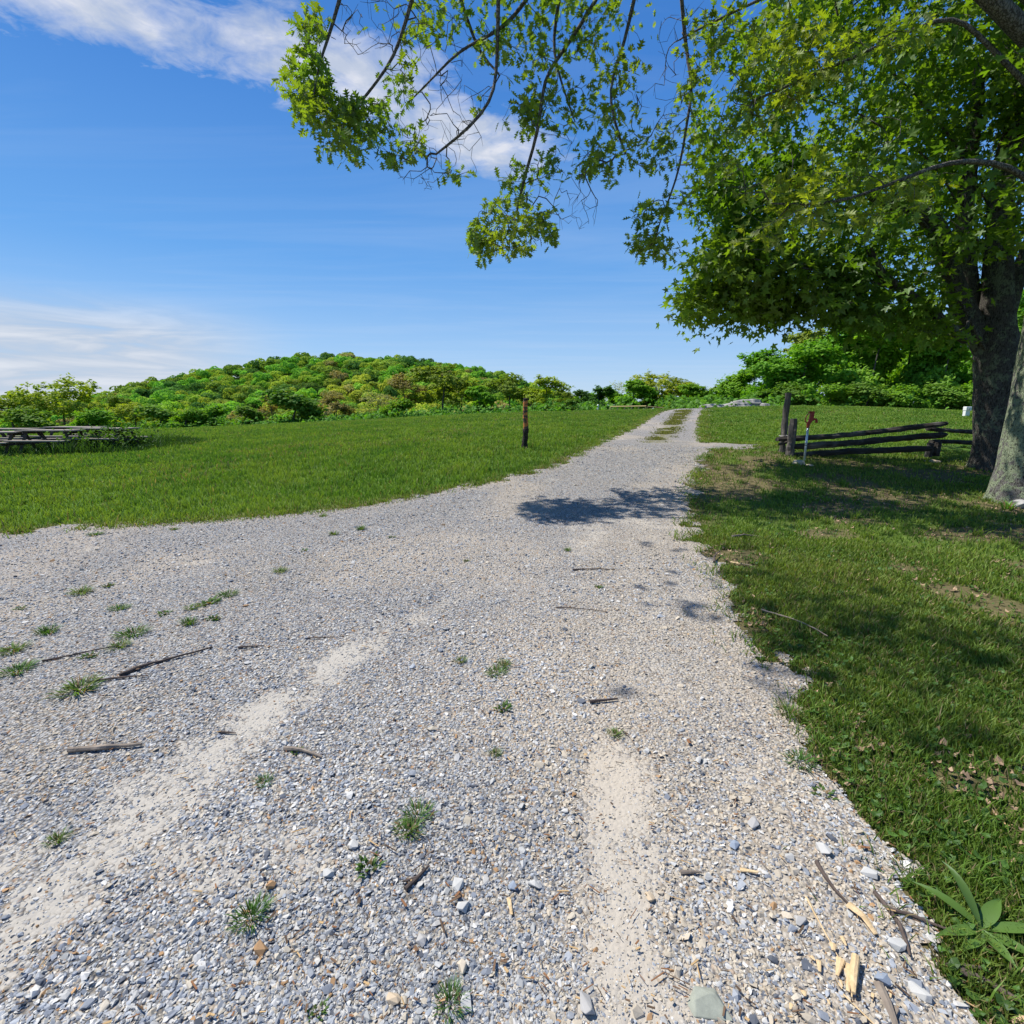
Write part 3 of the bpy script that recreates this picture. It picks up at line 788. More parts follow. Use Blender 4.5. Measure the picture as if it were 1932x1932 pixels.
p2, R2, s2 = leaves_on(tp[kd == 2], td[kd == 2], 13, .95, .15, .3)
p = np.vstack([p1, p2]); R_ = np.concatenate([R1, R2]); s_ = np.r_[s1, s2]
V, Q = place(OAKV, OAKQ, R_, s_, p - OB)
yl = np.clip(fbm(p[:, 0] * 1.1 + 3, p[:, 2] * 1.1, 2) + .25 * sstep(2.5, 4.5, p[:, 0]), 0, 1.2)[:, None]
cl = np.array([.11, .215, .020]) * (1 - yl) + np.array([.26, .31, .026]) * yl
cl = cl * (.7 + .6 * rng.random((len(p), 1)))
mk('crown', V, Q=Q, col=np.repeat(cl, len(OAKV), 0), mat=M_oakleaf, parent=oak)

# ---- the maple behind it: several stems, dense canopy over the fence
MB = P(1875, 884, 10.6); MB[2] = float(h(MB[0], MB[1]))
maple = thing('maple_tree', MB, 'dark multi-stemmed maple with dense green canopy over the rail fence', 'tree')
G = Geo()
def ploc(px, py, Y): return P(px, py, Y) - MB
trunk_geo(G, [[0, 0, -.2], [0, 0, .3], ploc(1877, 760, 10.6), ploc(1878, 660, 10.6), ploc(1880, 560, 10.6), ploc(1884, 480, 10.6), ploc(1888, 368, 10.7), ploc(1901, 284, 10.8), ploc(1926, 200, 10.9), ploc(1960, 20, 11)],
          [.42, .36, .335, .335, .26, .215, .19, .17, .15, .11], 36, .35, 2, .07)
trunk_geo(G, [ploc(1858, 660, 10.7), ploc(1822, 590, 10.7), ploc(1797, 535, 10.7), ploc(1776, 450, 10.7), ploc(1752, 410, 10.6), ploc(1704, 392, 10.5), ploc(1640, 370, 10.4)], [.2, .2, .19, .175, .15, .12, .06], 18, 0, 3, .06)
trunk_geo(G, [ploc(1840, 620, 10.9), ploc(1826, 520, 10.9), ploc(1815, 440, 11), ploc(1830, 300, 11.2), ploc(1850, 120, 11.4)], [.18, .16, .15, .13, .09], 16, 0, 4, .06)
trunk_geo(G, [ploc(1890, 620, 10.8), ploc(1920, 520, 10.9), ploc(1960, 420, 11)], [.16, .14, .12], 16, 0, 5, .06)
trunk_geo(G, [ploc(1822, 640, 10.3), ploc(1740, 575, 9.9), ploc(1700, 545, 9.7), ploc(1665, 520, 9.6), ploc(1640, 470, 9.5)], [.10, .085, .075, .07, .05], 12, 0, 6, .06)
G.build('trunk', M_bark_maple, maple, True)
sk, sp = [], []
ctr = MB + np.array([-.2, .4, 7.6])
add_line(dens([MB + [0, 0, 2.5], P(1875, 480, 10.6), P(1890, 320, 10.7), P(1930, 150, 10.9), MB + [.9, .4, 10.5]], .3))
for a, Y in [([(1858, 660), (1797, 535), (1752, 410), (1640, 370), (1540, 330)], 10.5), ([(1840, 620), (1815, 440), (1830, 300), (1700, 150), (1600, 60)], 10.9),
             ([(1822, 640), (1700, 545), (1600, 520), (1480, 500), (1380, 480)], 9.7), ([(1830, 640), (1740, 620), (1600, 585), (1450, 570), (1340, 560)], 10.6), ([(1870, 500), (1760, 300), (1600, 200), (1450, 160)], 11.2)]:
    pts = dens([P(x_, y_, Y) for x_, y_ in a], .3); j = nearest(pts[0]); add_line(list(pts), j)
for d in [(3, 2, 3), (3.5, -2.5, 2), (1, 4, 2), (-1, 4.5, 1), (-2, -3.5, 2.5), (4, 0, 1)]:
    pts = dens([sk[8], sk[8] + np.array(d) * .5 + [0, 0, 1.2], sk[8] + np.array(d) * 1.1 + [0, 0, 1.4]], .3); add_line(list(pts[1:]), 8)
ns0 = len(sk)
att = []
rg2 = np.random.default_rng(21)
for px, py, rx_, ry_, Y, n in [(1300, 575, 40, 14, 10.6, 30), (1375, 545, 70, 40, 10.6, 60), (1335, 495, 45, 25, 10.4, 26), (1420, 585, 70, 22, 10.4, 44), (1520, 580, 100, 26, 10.2, 60), (1650, 590, 100, 28, 10.0, 60), (1770, 618, 60, 16, 9.8, 20),
                          (1400, 440, 55, 40, 10.5, 40), (1360, 350, 45, 35, 10.6, 30), (1460, 500, 90, 50, 10.0, 60), (1580, 510, 90, 50, 9.8, 56), (1430, 330, 70, 60, 10.6, 50)]:
    n = int(n * .75); a = rg2.random(n) * 2 * pi; q = np.sqrt(rg2.random(n))
    for i in range(n): att.append(P(px + rx_ * q[i] * cos(a[i]), py + ry_ * q[i] * sin(a[i]), Y + rg2.normal(0, .5)))
while len(att) < 2950:
    q = norm(rg2.normal(size=3)) * (rg2.random() ** .42)
    p_ = ctr + q * np.array([6.9, 6.2, 5.6]) 
    # lobed outline
    q_ = fbm(np.array([p_[0] * .45]), np.array([p_[2] * .45 + p_[1] * .3]), 3)[0]
    if np.linalg.norm(q) > .62 + .65 * q_: continue
    if p_[2] < MB[2] + 3.05 + .9 * abs(sin(p_[0] * 1.3)): 
        continue
    if fbm(np.array([p_[0] * .55 + p_[1] * .35 + 20]), np.array([p_[2] * 1.25 + p_[0] * .2]), 2)[0] < .38: continue
    if np.hypot(*(p_ - MB)[:2]) < 1.2 and p_[2] < MB[2] + 6: continue
    att.append(p_)
att = np.array(att)
nd, pr, tips = grow(sk, sp, att, .28, .12, .04, .3, rg2)
rd = radii(pr, .0034, .45)
V, Q = tree_tubes(nd, pr, rd)
mk('branches', V - MB, Q=Q, mat=M_branch, smooth=True, parent=maple)
tp = np.array([nd[t] for t, i in tips]); td = norm(np.array([nd[t] - nd[pr[t]] for t, i in tips]))
p, R_, s_ = leaves_on(tp, td, 20, .58, .14, .45)
V, T = place(MAPV, MAPT, R_, s_, p - MB)
yl = fbm(p[:, 0] * .8 + 3, p[:, 2] * .8 + p[:, 1] * .5, 2)[:, None]
cl = (np.array([.075, .165, .016]) * (1 - yl) + np.array([.19, .285, .024]) * yl) * (.75 + .5 * rng.random((len(p), 1)))
mk('crown', V, T, col=np.repeat(cl, len(MAPV), 0), mat=M_mapleleaf, parent=maple)

# ---- far tree templates
def clump_template():
    a = np.arange(7) / 7 * 2 * pi; r_ = np.array([1, .55, .95, .5, .9, .6, 1.0])
    V = np.vstack([[0, 0, .12], np.stack([r_ * np.cos(a), r_ * np.sin(a), -.12 * r_], -1)])
    return V * .5, np.array([[0, 1 + i, 1 + (i + 1) % 7] for i in range(7)])
CLV, CLT = clump_template()
def far_tree(name, H, W, base, ntip, per, csize, colA, colB, seed, spread=.5, bark=None, lobes=9, trunk_r=.16, low=.25):
    """tree template: Empty + trunk + crown (kept out of the picture as the first instance)"""
    rg = np.random.default_rng(seed)
    root = bpy.data.objects.new(name, None); COL.objects.link(root)
    sk_, sp_ = [np.array([0, 0, -.5])], [-1]
    nseg = 8; bend = rg.normal(0, .25, 2)
    for i in range(1, nseg + 1):
        t = i / nseg; sk_.append(np.array([bend[0] * t * t, bend[1] * t * t, t * H * .62])); sp_.append(i - 1)
    cen = []
    for i in range(lobes):
        a = i * 2.4 + rg.random(); z = base + (H - base) * (low + (.87 - low) * ((i * .618) % 1)); zz = (z - base) / (H - base)
        rr = W * .5 * (.62 * math.sqrt(max(.05, 1 - (2 * zz - .9) ** 2))) * (.7 + .5 * rg.random())
        cen.append((rr * cos(a), rr * sin(a), z, W * .5 * (.33 + .22 * rg.random())))
    cen.append((0, 0, H - W * .22, W * .25))
    at = []
    for i in range(ntip):
        c_ = cen[rg.integers(len(cen))]
        q = norm(rg.normal(size=3)); q = q * (rg.random() ** .35)
        at.append(np.array(c_[:3]) + q * c_[3] * np.array([1, 1, .72]))
    at = np.array(at)
    nd, pr, tips = grow(sk_, sp_, at, H * .055, .12, .03, .35, rg)
    rd = radii(pr, .012, .42, np.linspace(trunk_r, trunk_r * .3, len(sk_)))
    V, Q = tree_tubes(nd, pr, rd, 3, 7, .012)
    mk('trunk', V, Q=Q, mat=bark or M_branch, smooth=True, parent=root)
    tp = np.array([nd[t] for t, i in tips]); n = len(tp) * per
    p = np.repeat(tp, per, 0) + rg.normal(0, spread * .5, (n, 3)) * [1, 1, .7]
    cc = np.array([0, 0, base + (H - base) * .4])
    Nn = norm(norm(p - cc) * .5 + np.array([0, 0, .5]) + rg.normal(0, .45, (n, 3)))
    L = norm(np.cross(Nn, rg.normal(size=(n, 3))))
    V, T = place(CLV, CLT, frames(L, Nn), csize * (.6 + .8 * rg.random(n)), p)
    t = np.clip(.5 + .9 * (fbm(p[:, 0] * .6 + seed, p[:, 2] * .6 + p[:, 1] * .4, 2) - .5) + .25 * rg.normal(size=n), 0, 1)[:, None]
    c_ = np.array(colA) * (1 - t) + np.array(colB) * t
    mk('crown', V, T, col=np.repeat(c_, len(CLV), 0), mat=M_far, parent=root)
    return root
M_far = leaf_mat('broadleaf_far', .42, (1.2, 1.25, .45), gloss=.01, objvar=.22)
M_barkf = bark_mat('far_bark', (.10, .085, .07), (.20, .18, .15), (4, 4, 2))
BR = (.115, .275, .020), (.22, .40, .032)
OL = (.150, .230, .026), (.25, .320, .040)
DK = (.045, .125, .022), (.10, .20, .030)
RU = (.22, .185, .06), (.30, .27, .085)
PA = (.33, .36, .11), (.42, .44, .15)
YE = (.23, .310, .024), (.34, .39, .036)
TPL = {
 'bush': [far_tree('bush_tree', 3, 3.6, .05, 170, 17, .27, *BR, 21, low=.0, lobes=12, spread=.42, trunk_r=.05), far_tree('bush_tree', 3.2, 3.4, .05, 170, 17, .27, (.10, .21, .022), (.19, .31, .04), 22, low=.0, lobes=13, spread=.42, trunk_r=.05)],
 'bright': [far_tree('bright_tree', 9, 7.5, 1.2, 250, 23, 0.46, *BR, 1, low=.08, lobes=12), far_tree('bright_tree', 8, 8, .6, 260, 23, 0.46, *BR, 2, low=.08, lobes=12)],
 'olive': [far_tree('olive_tree', 10, 9, 1.8, 240, 17, 0.40, *OL, 3), far_tree('olive_tree', 10.5, 8, 2.2, 220, 15, 0.40, *OL, 4)],
 'dark': [far_tree('dark_tree', 8, 6, .6, 230, 21, 0.44, *DK, 5, low=.08, lobes=12)],
 'russet': [far_tree('russet_tree', 9, 7, 1.4, 220, 13, 0.37, *RU, 6)],
 'pale': [far_tree('pale_tree', 8, 9, 1.4, 230, 6, .30, *PA, 7, trunk_r=.22), far_tree('pale_tree', 9.5, 7, 2.0, 200, 4, .28, *PA, 8)],
 'yellow': [far_tree('yellow_tree', 9, 10, 1.8, 260, 15, 0.40, *YE, 9), far_tree('yellow_tree', 9, 8, 1.6, 230, 15, 0.40, *YE, 10)],
 'wood': [far_tree('wood_tree', 10, 8.5, .5, 380, 24, 0.44, *BR, 11, trunk_r=.16, low=.05, lobes=14, spread=.7), far_tree('wood_tree', 12, 9.5, .8, 400, 24, 0.46, *BR, 12, trunk_r=.18, low=.07, lobes=15, spread=.7)],
}
KNAME = {'bush': 'leafy_tree', 'bright': 'leafy_tree', 'olive': 'leafy_tree', 'dark': 'leafy_tree', 'russet': 'leafy_tree', 'pale': 'leafy_tree', 'yellow': 'leafy_tree', 'wood': 'leafy_tree'}
BASEH = {'bush': (3, 3.2), 'bright': (9, 8), 'olive': (10, 10.5), 'dark': (8,), 'russet': (9,), 'pale': (8, 9.5), 'yellow': (9, 9), 'wood': (10, 12)}
BASEW = {'bush': (3.6, 3.4), 'bright': (7.5, 8), 'olive': (9, 8), 'dark': (6,), 'russet': (7,), 'pale': (9, 7), 'yellow': (10, 8), 'wood': (8.5, 9.5)}
used = set()
def put_tree(kind, px, top, Y, wpx, label, group, var=0, rz=None, under=False):
    tl = TPL[kind]; var %= len(tl); t = tl[var]
    o = t if (kind, var) not in used else copy_tree(t); used.add((kind, var))
    q = P(px, top, Y); z0 = float(h(q[0], q[1])); H = q[2] - z0
    sz = H / BASEH[kind][var]; sw = (wpx * Y / 966 * 1.02) / BASEW[kind][var]
    sw = float(np.clip(sw, .65 * sz, 1.5 * sz))
    o.location = (q[0], q[1], z0); o.scale = (sw, sw, sz); o.rotation_euler = (0, 0, rng.random() * 6.28 if rz is None else rz)
    o.name = 'leafy_tree'
    tag(o, label, 'tree', group)
    return o
GL = 'trees along the far edge of the field'; GR = 'trees of the wood behind the lawn'
LINE = [
 ('yellow', 15, 742, 62, 110, 'yellow-green tree at the picture edge left of the tall golden tree', 1),
 ('yellow', 108, 712, 60, 140, 'tall golden-olive tree with open branches rising behind the picnic tables', 0),
 ('olive', 203, 742, 66, 80, 'olive tree between the tall golden tree and the wooded hill', 0),
 ('bush', 60, 770, 50, 90, 'low green bush-like tree behind the left picnic tables', 1),
 ('bush', 160, 772, 52, 80, 'low bright tree behind the overgrown picnic table', 0),
 ('yellow', 250, 760, 58, 80, 'yellowish low tree right of the olive tree, past the table row', 1),
 ('bush', 295, 764, 54, 80, 'low bright green tree just right of the picnic tables', 1),
 ('bush', 345, 770, 52, 70, 'low darker green tree at the field edge below the hill slope', 0),
 ('bush', 400, 762, 54, 85, 'rounded bright tree at the field edge below the left hill slope', 0),
 ('bush', 460, 765, 53, 80, 'second bright tree left of the dense dark-shaded bush', 1),
 ('russet', 510, 744, 66, 60, 'small pinkish tree peeping over the dense green bush', 0),
 ('bush', 548, 733, 56, 100, 'dense bright green bush-like tree with dark shaded hollows', 1),
 ('russet', 632, 742, 58, 95, 'brownish thin-leaved tree left of the pale spreading tree', 0),
 ('pale', 712, 737, 58, 120, 'pale spreading tree with bare dark forked branches', 0),
 ('russet', 765, 703, 64, 80, 'tall russet tree beside the big olive oak', 0),
 ('bush', 748, 752, 54, 60, 'low dark green bush between the pale and the big olive tree', 0),
 ('olive', 832, 684, 62, 140, 'biggest olive tree of the field edge, dark trunk showing', 0),
 ('bright', 905, 727, 58, 80, 'mid green tree right of the biggest olive tree', 0),
 ('olive', 962, 702, 60, 95, 'tall olive tree with dark trunk left of the rough post', 1),
 ('yellow', 1030, 709, 58, 105, 'light green domed tree right of the rough post', 1),
 ('dark', 1096, 735, 62, 55, 'dark green tree, left of the pair right of the domed tree', 0),
 ('dark', 1132, 727, 60, 60, 'dark green tree, right of the pair right of the domed tree', 0),
 ('pale', 1163, 716, 76, 60, 'thin pale nearly bare tree behind the yellow railing', 1),
 ('bright', 1197, 716, 62, 75, 'bright green tree directly behind the yellow railing', 0),
 ('yellow', 1252, 703, 68, 125, 'yellow-olive domed tree where the road meets the skyline', 0),
 ('bright', 1302, 722, 60, 75, 'fresh green round tree at the top of the road', 1),
 ('pale', 1345, 728, 80, 60, 'thin greyish tree between the round tree and the wood', 1),
 ('bush', 1180, 748, 55, 70, 'low bushy tree filling in under the thin pale tree', 0),
 ('bush', 1268, 745, 52, 70, 'low bushy tree under the yellow-olive domed tree', 1),
 ('bush', 1320, 748, 50, 60, 'low bushy tree between the round tree and the rock outcrop', 0),
 ('bush', 1075, 752, 54, 60, 'low bushy tree left of the dark pair', 1),
 ('bright', 1112, 737, 66, 60, 'green tree behind the dark pair near the white marker post', 1),
 ('bright', 1150, 734, 70, 65, 'green tree between the dark pair and the thin pale tree', 0),
 ('bright', 1222, 716, 72, 80, 'green tree rising between the yellow railing tree and the domed tree', 1),
 ('olive', 1284, 712, 76, 80, 'olive tree behind the fresh green round tree', 1),
 ('bright', 1336, 735, 66, 60, 'green tree just right of the fresh green round tree', 1),
 ('bright', 1372, 722, 62, 70, 'green tree behind the low left slab of the rock outcrop', 0),
 ('olive', 1060, 735, 72, 70, 'olive tree low on the right side of the light domed tree', 0),
 ('olive', 870, 712, 70, 80, 'olive tree tucked behind the biggest olive tree on its right', 1),
 ('olive', 1000, 728, 66, 70, 'olive tree between the tall olive tree and the domed tree', 0),
 ('bush', 1358, 738, 64, 60, 'low green tree behind the left tip of the rock outcrop', 0),
]
for kd, px, top, Y, w, lb, va in LINE: put_tree(kd, px, top, Y, w, lb, GL, va)
WOOD = [
 ('wood', 1410, 690, 52, 110, 'bright tree behind the rock outcrop at the left end of the wood', 0),
 ('wood', 1455, 655, 46, 120, 'tall bright tree directly behind the tall fence post', 1),
 ('wood', 1520, 640, 44, 130, 'leafy tree of the wood above the red hydrant', 0),
 ('wood', 1590, 600, 46, 140, 'tall leafy tree right of the red hydrant', 1),
 ('wood', 1660, 590, 44, 140, 'tree of the wood with drooping leaves over the middle of the fence', 0),
 ('wood', 1735, 560, 45, 140, 'tall tree of the wood over the right end of the fence', 1),
 ('wood', 1800, 580, 42, 130, 'tree of the wood seen left of the maple trunk', 0),
 ('wood', 1890, 540, 44, 150, 'tree of the wood behind the two big trunks', 1),
 ('bush', 1500, 722, 38, 80, 'low bushy tree at the lawn edge left of the hydrant', 1),
 ('bush', 1570, 725, 37, 80, 'low bushy tree at the lawn edge right of the hydrant', 0),
 ('bush', 1640, 722, 36, 80, 'low bushy tree at the lawn edge behind the top rail', 1),
 ('bush', 1715, 725, 35, 70, 'low bushy tree at the lawn edge left of the white box', 0),
 ('bush', 1440, 735, 42, 70, 'low bushy tree right above the rock outcrop', 1),
 ('wood', 1990, 560, 40, 150, 'tree of the wood past the right picture edge', 0),
 ('bush', 1790, 722, 36, 75, 'low bushy tree behind the white utility box', 1),
 ('bush', 1870, 720, 36, 80, 'low bushy tree behind the base of the maple', 0),
 ('bright', 1950, 715, 36, 80, 'low bushy tree at the right end of the lawn edge', 1),
 ('wood', 1480, 665, 58, 130, 'tree in the second row of the wood behind the tall fence post', 0),
 ('wood', 1625, 620, 56, 150, 'tree in the second row of the wood behind the middle of the fence', 1),
 ('wood', 1770, 600, 55, 150, 'tree in the second row of the wood left of the white box', 0),
 ('wood', 1400, 715, 60, 110, 'tree in the second row of the wood over the rock outcrop', 1),
 ('olive', 1560, 610, 62, 150, 'olive tree deep in the wood behind the hydrant', 0),
 ('olive', 1700, 590, 60, 150, 'olive tree deep in the wood behind the fence end', 1),
 ('olive', 1830, 570, 58, 150, 'olive tree deep in the wood behind the maple', 0),
]
for kd, px, top, Y, w, lb, va in WOOD: put_tree(kd, px, top, Y, w, lb, GR, va)

# undergrowth at the edge of the field: one mass of low brush
nb = 14000
xs = rng.uniform(-75, 50, nb); az_ = np.arctan2(xs, 50)
yb = np.where(xs > 12, 42 + rng.normal(0, 3, nb), 56 + rng.normal(0, 3, nb))
xs = xs * 1.0
zb = h(xs, yb) + rng.random(nb) ** 1.3 * (.3 + 1.5 * fbm(xs * .3, yb * .3, 3) ** 1.5)
Nn = norm(np.array([0, -.3, .8]) + rng.normal(0, .5, (nb, 3))); L = norm(np.cross(Nn, rng.normal(size=(nb, 3))))
V, T = place(CLV, CLT, frames(L, Nn), rng.uniform(.22, .5, nb), np.stack([xs, yb, zb], -1))
t = fbm(xs * .25, yb * .25, 3)[:, None]
C = (np.array(DK[1]) * (1 - t) + np.array(BR[0]) * t) * (.7 + .6 * rng.random((nb, 1)))
o = mk('undergrowth', V, T, col=np.repeat(C, len(CLV), 0), mat=M_far); tag(o, kind='stuff')

# ---- the wooded hill
HILL_Y = 380.0
sil = np.array([(-700, 800), (-200, 790), (100, 775), (190, 758), (240, 742), (300, 722), (370, 703), (430, 690), (520, 680), (590, 668), (700, 667), (780, 673), (880, 684), (940, 698), (1010, 722), (1080, 748), (1180, 775), (1400, 790), (2000, 800), (2600, 810)], float)
silx = np.array([P(a, b, HILL_Y) for a, b in sil])
def hill_h(x, y):
    top = np.interp(x * HILL_Y / np.maximum(y, 200) * .5 + x * .5, silx[:, 0], silx[:, 2] - 9.5)
    t = sstep(165, HILL_Y, y)
    z = -9 + (top + 9) * t
    return z - .12 * np.maximum(y - HILL_Y, 0) + 2.5 * (fbm(x * .02, y * .02, 3) - .5) * t
hx = np.linspace(-420, 420, 160); hy = np.linspace(150, 520, 90)
HX, HY = np.meshgrid(hx, hy, indexing='ij')
ii = np.arange(159)[:, None] * 90 + np.arange(89)[None]
o = mk('hill', np.stack([HX, HY, hill_h(HX, HY)], -1).reshape(-1, 3), Q=np.stack([ii, ii + 90, ii + 91, ii + 1], -1).reshape(-1, 4), mat=plain_mat('forest_floor', (.030, .060, .012), .95, 0, .5, .2, 0.0), smooth=True)
tag(o, kind='structure')
M_hill = leaf_mat('hill_foliage', .3, (1.1, 1.15, .5), gloss=.0, objvar=.35)
def hill_tpl(name, colA, colB, seed, conifer=False):
    rg = np.random.default_rng(seed); n = 620; lobes = []
    for i in range(8):
        a = i * 2.4; lobes.append((2.9 * cos(a) * (.5 + .6 * rg.random()), 2.9 * sin(a) * (.5 + .6 * rg.random()), 4.2 + 4.2 * rg.random(), 2.0 + rg.random()))
    if conifer: lobes = [(0, 0, 2 + i * 1.3, 2.6 - i * .27) for i in range(8)]
    c_ = np.array(lobes)[rg.integers(0, 8, n)]
    q = norm(rg.normal(size=(n, 3))); q[:, 2] = np.abs(q[:, 2]) * .9 - .25
    p = c_[:, :3] + q * c_[:, 3:]
    Nn = norm(q * .8 + [0, 0, .3] + rg.normal(0, .35, (n, 3))); L = norm(np.cross(Nn, rg.normal(size=(n, 3))))
    V, T = place(CLV, CLT, frames(L, Nn), rg.uniform(.7, 1.5, n), p)
    t = rg.random((n, 1)); C = (np.array(colA) * (1 - t) + np.array(colB) * t) * 1.3 + np.array([.045, .04, .022])
    G = Geo(); G.add(V, T, None, np.repeat(C, len(CLV), 0));
    return np.vstack(G.V), np.vstack(G.T), None, np.vstack(G.C)
HK = [('bright green', BR, 31, False, .40), ('yellow-green', YE, 32, False, .23), ('olive green', OL, 33, False, .20), ('deep green', DK, 34, False, .13), ('reddish brown', RU, 35, False, .035)]
hm = [hill_tpl('hill_tree', k[1][0], k[1][1], k[2], k[3]) for k in HK]
pts = []
yy = 176.0
while yy < 402:
    sp_ = 7.6 + (yy - 176) * .010
    for x_ in np.arange(-330, 190, sp_):
        px_ = x_ + rng.uniform(-3.4, 3.4); py_ = yy + rng.uniform(-4.5, 4.5)
        upx = 966 + 966 * px_ / (py_ * 1.0)
        if -40 < upx < 1130 and hill_h(px_, py_) > -7.0 - 3 * rng.random(): pts.append((px_, py_))
    yy += 9.0
pts = np.array(pts); pts = pts[np.argsort(np.hypot(pts[:, 0], pts[:, 1]))]
zt = hill_h(pts[:, 0], pts[:, 1])
# keep the ones the camera can see over the fields edge
el = (zt + 9 - EYE) / pts[:, 1]
vis = el > -.01
pts, zt = pts[vis], zt[vis]
kp = np.array([k[4] for k in HK]); 
protos = []
restV = Geo()
hd = sstep(30, 46, zt)
order = np.argsort(-(1 / np.hypot(pts[:, 0], pts[:, 1])))
for cnt, i in enumerate(order):
    pk = kp.copy(); pk[3] += .6 * hd[i]; pk[4] *= (1 - hd[i]); pk /= pk.sum()
    k = rng.choice(5, p=pk); s = rng.uniform(.62, 1.05); a = rng.random() * 6.28
    sc_ = (s * rng.uniform(.9, 1.25), s * rng.uniform(.9, 1.2), s * rng.uniform(.8, 1.1))
    if cnt < 290:
        while len(protos) < 5: protos.append(None)
        if protos[k] is None:
            V, T, Q, C = hm[k]; o = mk('hillside_tree', V, T, Q, C, M_hill); protos[k] = o
        else:
            o = protos[k].copy(); COL.objects.link(o)
        o.location = (pts[i, 0], pts[i, 1], zt[i] - .5); o.scale = sc_; o.rotation_euler = (0, 0, a)
        tag(o, HK[k][0] + ' tree among the crowns covering the wooded hillside', 'tree', HK[k][0] + ' trees on the wooded hill')
    else:
        V, T, Q, C = hm[k]; ca, sa = cos(a), sin(a)
        Vr = (V * sc_) @ np.array([[ca, -sa, 0], [sa, ca, 0], [0, 0, 1]]).T + [pts[i, 0], pts[i, 1], zt[i] - .5]
        restV.add(Vr, T, Q, C * (.75 + .5 * rng.random()))
if restV.n:
    o = restV.build('forest', M_hill); tag(o, kind='stuff')
HILL_COUNT = len(order)

# ------------------------------------------------------------------ rough post by the road
M_rough = None
m, nt, out = nodes('half_stripped_post'); v = coord(nt)
z = nt.nodes.new('ShaderNodeSeparateXYZ'); nt.links.new(v, z.inputs[0])
n1 = noise(nt, coord(nt, 'Object', (3, 3, 9)), 1.6, 4, .6); n2 = noise(nt, coord(nt, 'Object', (20, 20, 4)), 2, 5)
dark = mix(nt, (.022, .017, .014), (.085, .07, .058), n2); oran = mix(nt, (.38, .11, .025), (.55, .22, .07), n2)
c = mix(nt, dark, oran, ramp(nt, n1, [(.47, (0, 0, 0)), (.51, (1, 1, 1))]))
principled(nt, out, c, .75, bump(nt, n2, .6, .01), .3); M_strip = m
M_darkbark = bark_mat('dark_post_bark', (.028, .023, .02), (.085, .07, .06), (18, 18, 8), bumpd=.012)
pb = P(991.5, 849, 12.6); pb[2] = float(h(pb[0], pb[1])); Hp = P(995, 751, 12.6)[2] - pb[2]
t = thing('rough_post', pb, 'rough dark log post with orange stripped bands beside the gravel road', 'post')
G = Geo(); zz = np.linspace(.36, .965, 14) * Hp
G.tube([(.0 + .012 * sin(q * 5), 0, q) for q in zz], [.062 - .006 * i / 13 for i in range(14)], 14, True, 1, .10); G.build('stripped_shaft', M_strip, t, True)
G = Geo(); zz = np.linspace(-.15, .40 * Hp, 10)
G.tube([(-.025 * (1 - sstep(.15, .3, q)), 0, q) for q in zz], .070 + .008 * np.sin(np.linspace(0, 7, 10)), 14, True, 1, .16); G.build('bark_sleeve', M_darkbark, t, True)
G = Geo(); G.tube([(.004, 0, .955 * Hp), (.004, 0, .975 * Hp), (.006, 0, Hp)], [.064, .066, .05], 14, True, 1, .2); G.build('bark_cap', M_darkbark, t, True)

# ------------------------------------------------------------------ split rail fence, hydrant, stones
M_rail = wood_mat('weathered_rail', (.024, .021, .019), (.075, .066, .058), (1.2, 16, 16), (.12, .112, .10))
M_fpost = wood_mat('weathered_post', (.05, .044, .038), (.17, .15, .13), (18, 18, 1.2))
F0 = P(1484, 856, 11.3); F0[2] = float(h(F0[0], F0[1]))
fence = thing('split_rail_fence', F0, 'old dark split rail fence with two end posts under the maple', 'fence')
def rail(pix, r_, seed, ell=.62, parent=fence):
    pts = dens([P(a, b, Y) - F0 for a, b, Y in pix], .16)
    rg = np.random.default_rng(seed)
    pts = pts + rg.normal(0, .004, pts.shape); rad = 1.22 * r_ * (1 + .08 * rg.normal(size=len(pts))); rad = np.convolve(np.pad(rad, 1, 'edge'), [.25, .5, .25], 'valid'); rad[0] *= .8; rad[-1] *= .85
    G = Geo(); G.tube(pts, rad, 7, True, ell, .3, seed=seed); return G.build('rail', M_rail, parent, False)
rail([(1466, 829, 11.45), (1560, 824, 11.5), (1660, 814, 11.6), (1784, 799, 11.75)], .080, 1)
rail([(1494, 843, 11.4), (1580, 838, 11.5), (1680, 829, 11.6), (1781, 820, 11.75)], .095, 2)
rail([(1496, 859, 11.4), (1600, 852, 11.5), (1690, 849, 11.6), (1755, 846, 11.7)], .090, 3)
rail([(1750, 809, 11.95), (1800, 813, 12.1), (1850, 816, 12.3), (1990, 822, 12.9)], .066, 4)
rail([(1756, 833, 11.95), (1800, 833, 12.1), (1860, 836, 12.3), (1990, 842, 12.9)], .072, 5)
rail([(1470, 838, 11.5), (1480, 836, 11.45), (1494, 832, 11.25)], .040, 8)
def post(px, py, Y, topx, topy, r_, seed):
    b = P(px, py, Y); b[2] = float(h(b[0], b[1])); tp_ = P(topx, topy, Y)
    pts = np.linspace(b - [0, 0, .15], tp_, 12) - F0; rg = np.random.default_rng(seed)
    pts = pts + rg.normal(0, .006, pts.shape)
    G = Geo(); G.tube(pts, r_ * (1 + .07 * rg.normal(size=12)), 10, True, .8, .2, seed=seed); G.build('post', M_fpost, fence, False)
post(1475, 855, 11.7, 1487.5, 741, .078, 11); post(1489, 861, 11.2, 1498, 790, .092, 12)
G = Geo()
for px, pyt, r_ in [(1756, 836, .07), (1770, 834, .075)]:
    a = P(px, pyt, 11.85) - F0; G.tube([a - [0, 0, .0], a + [0, .02, -.32]], [r_, r_ * 1.1], 9, True, .9, .2)
G.build('rail_support', M_rail, fence, False)
G = Geo()
a = P(1478, 822, 11.58) - F0
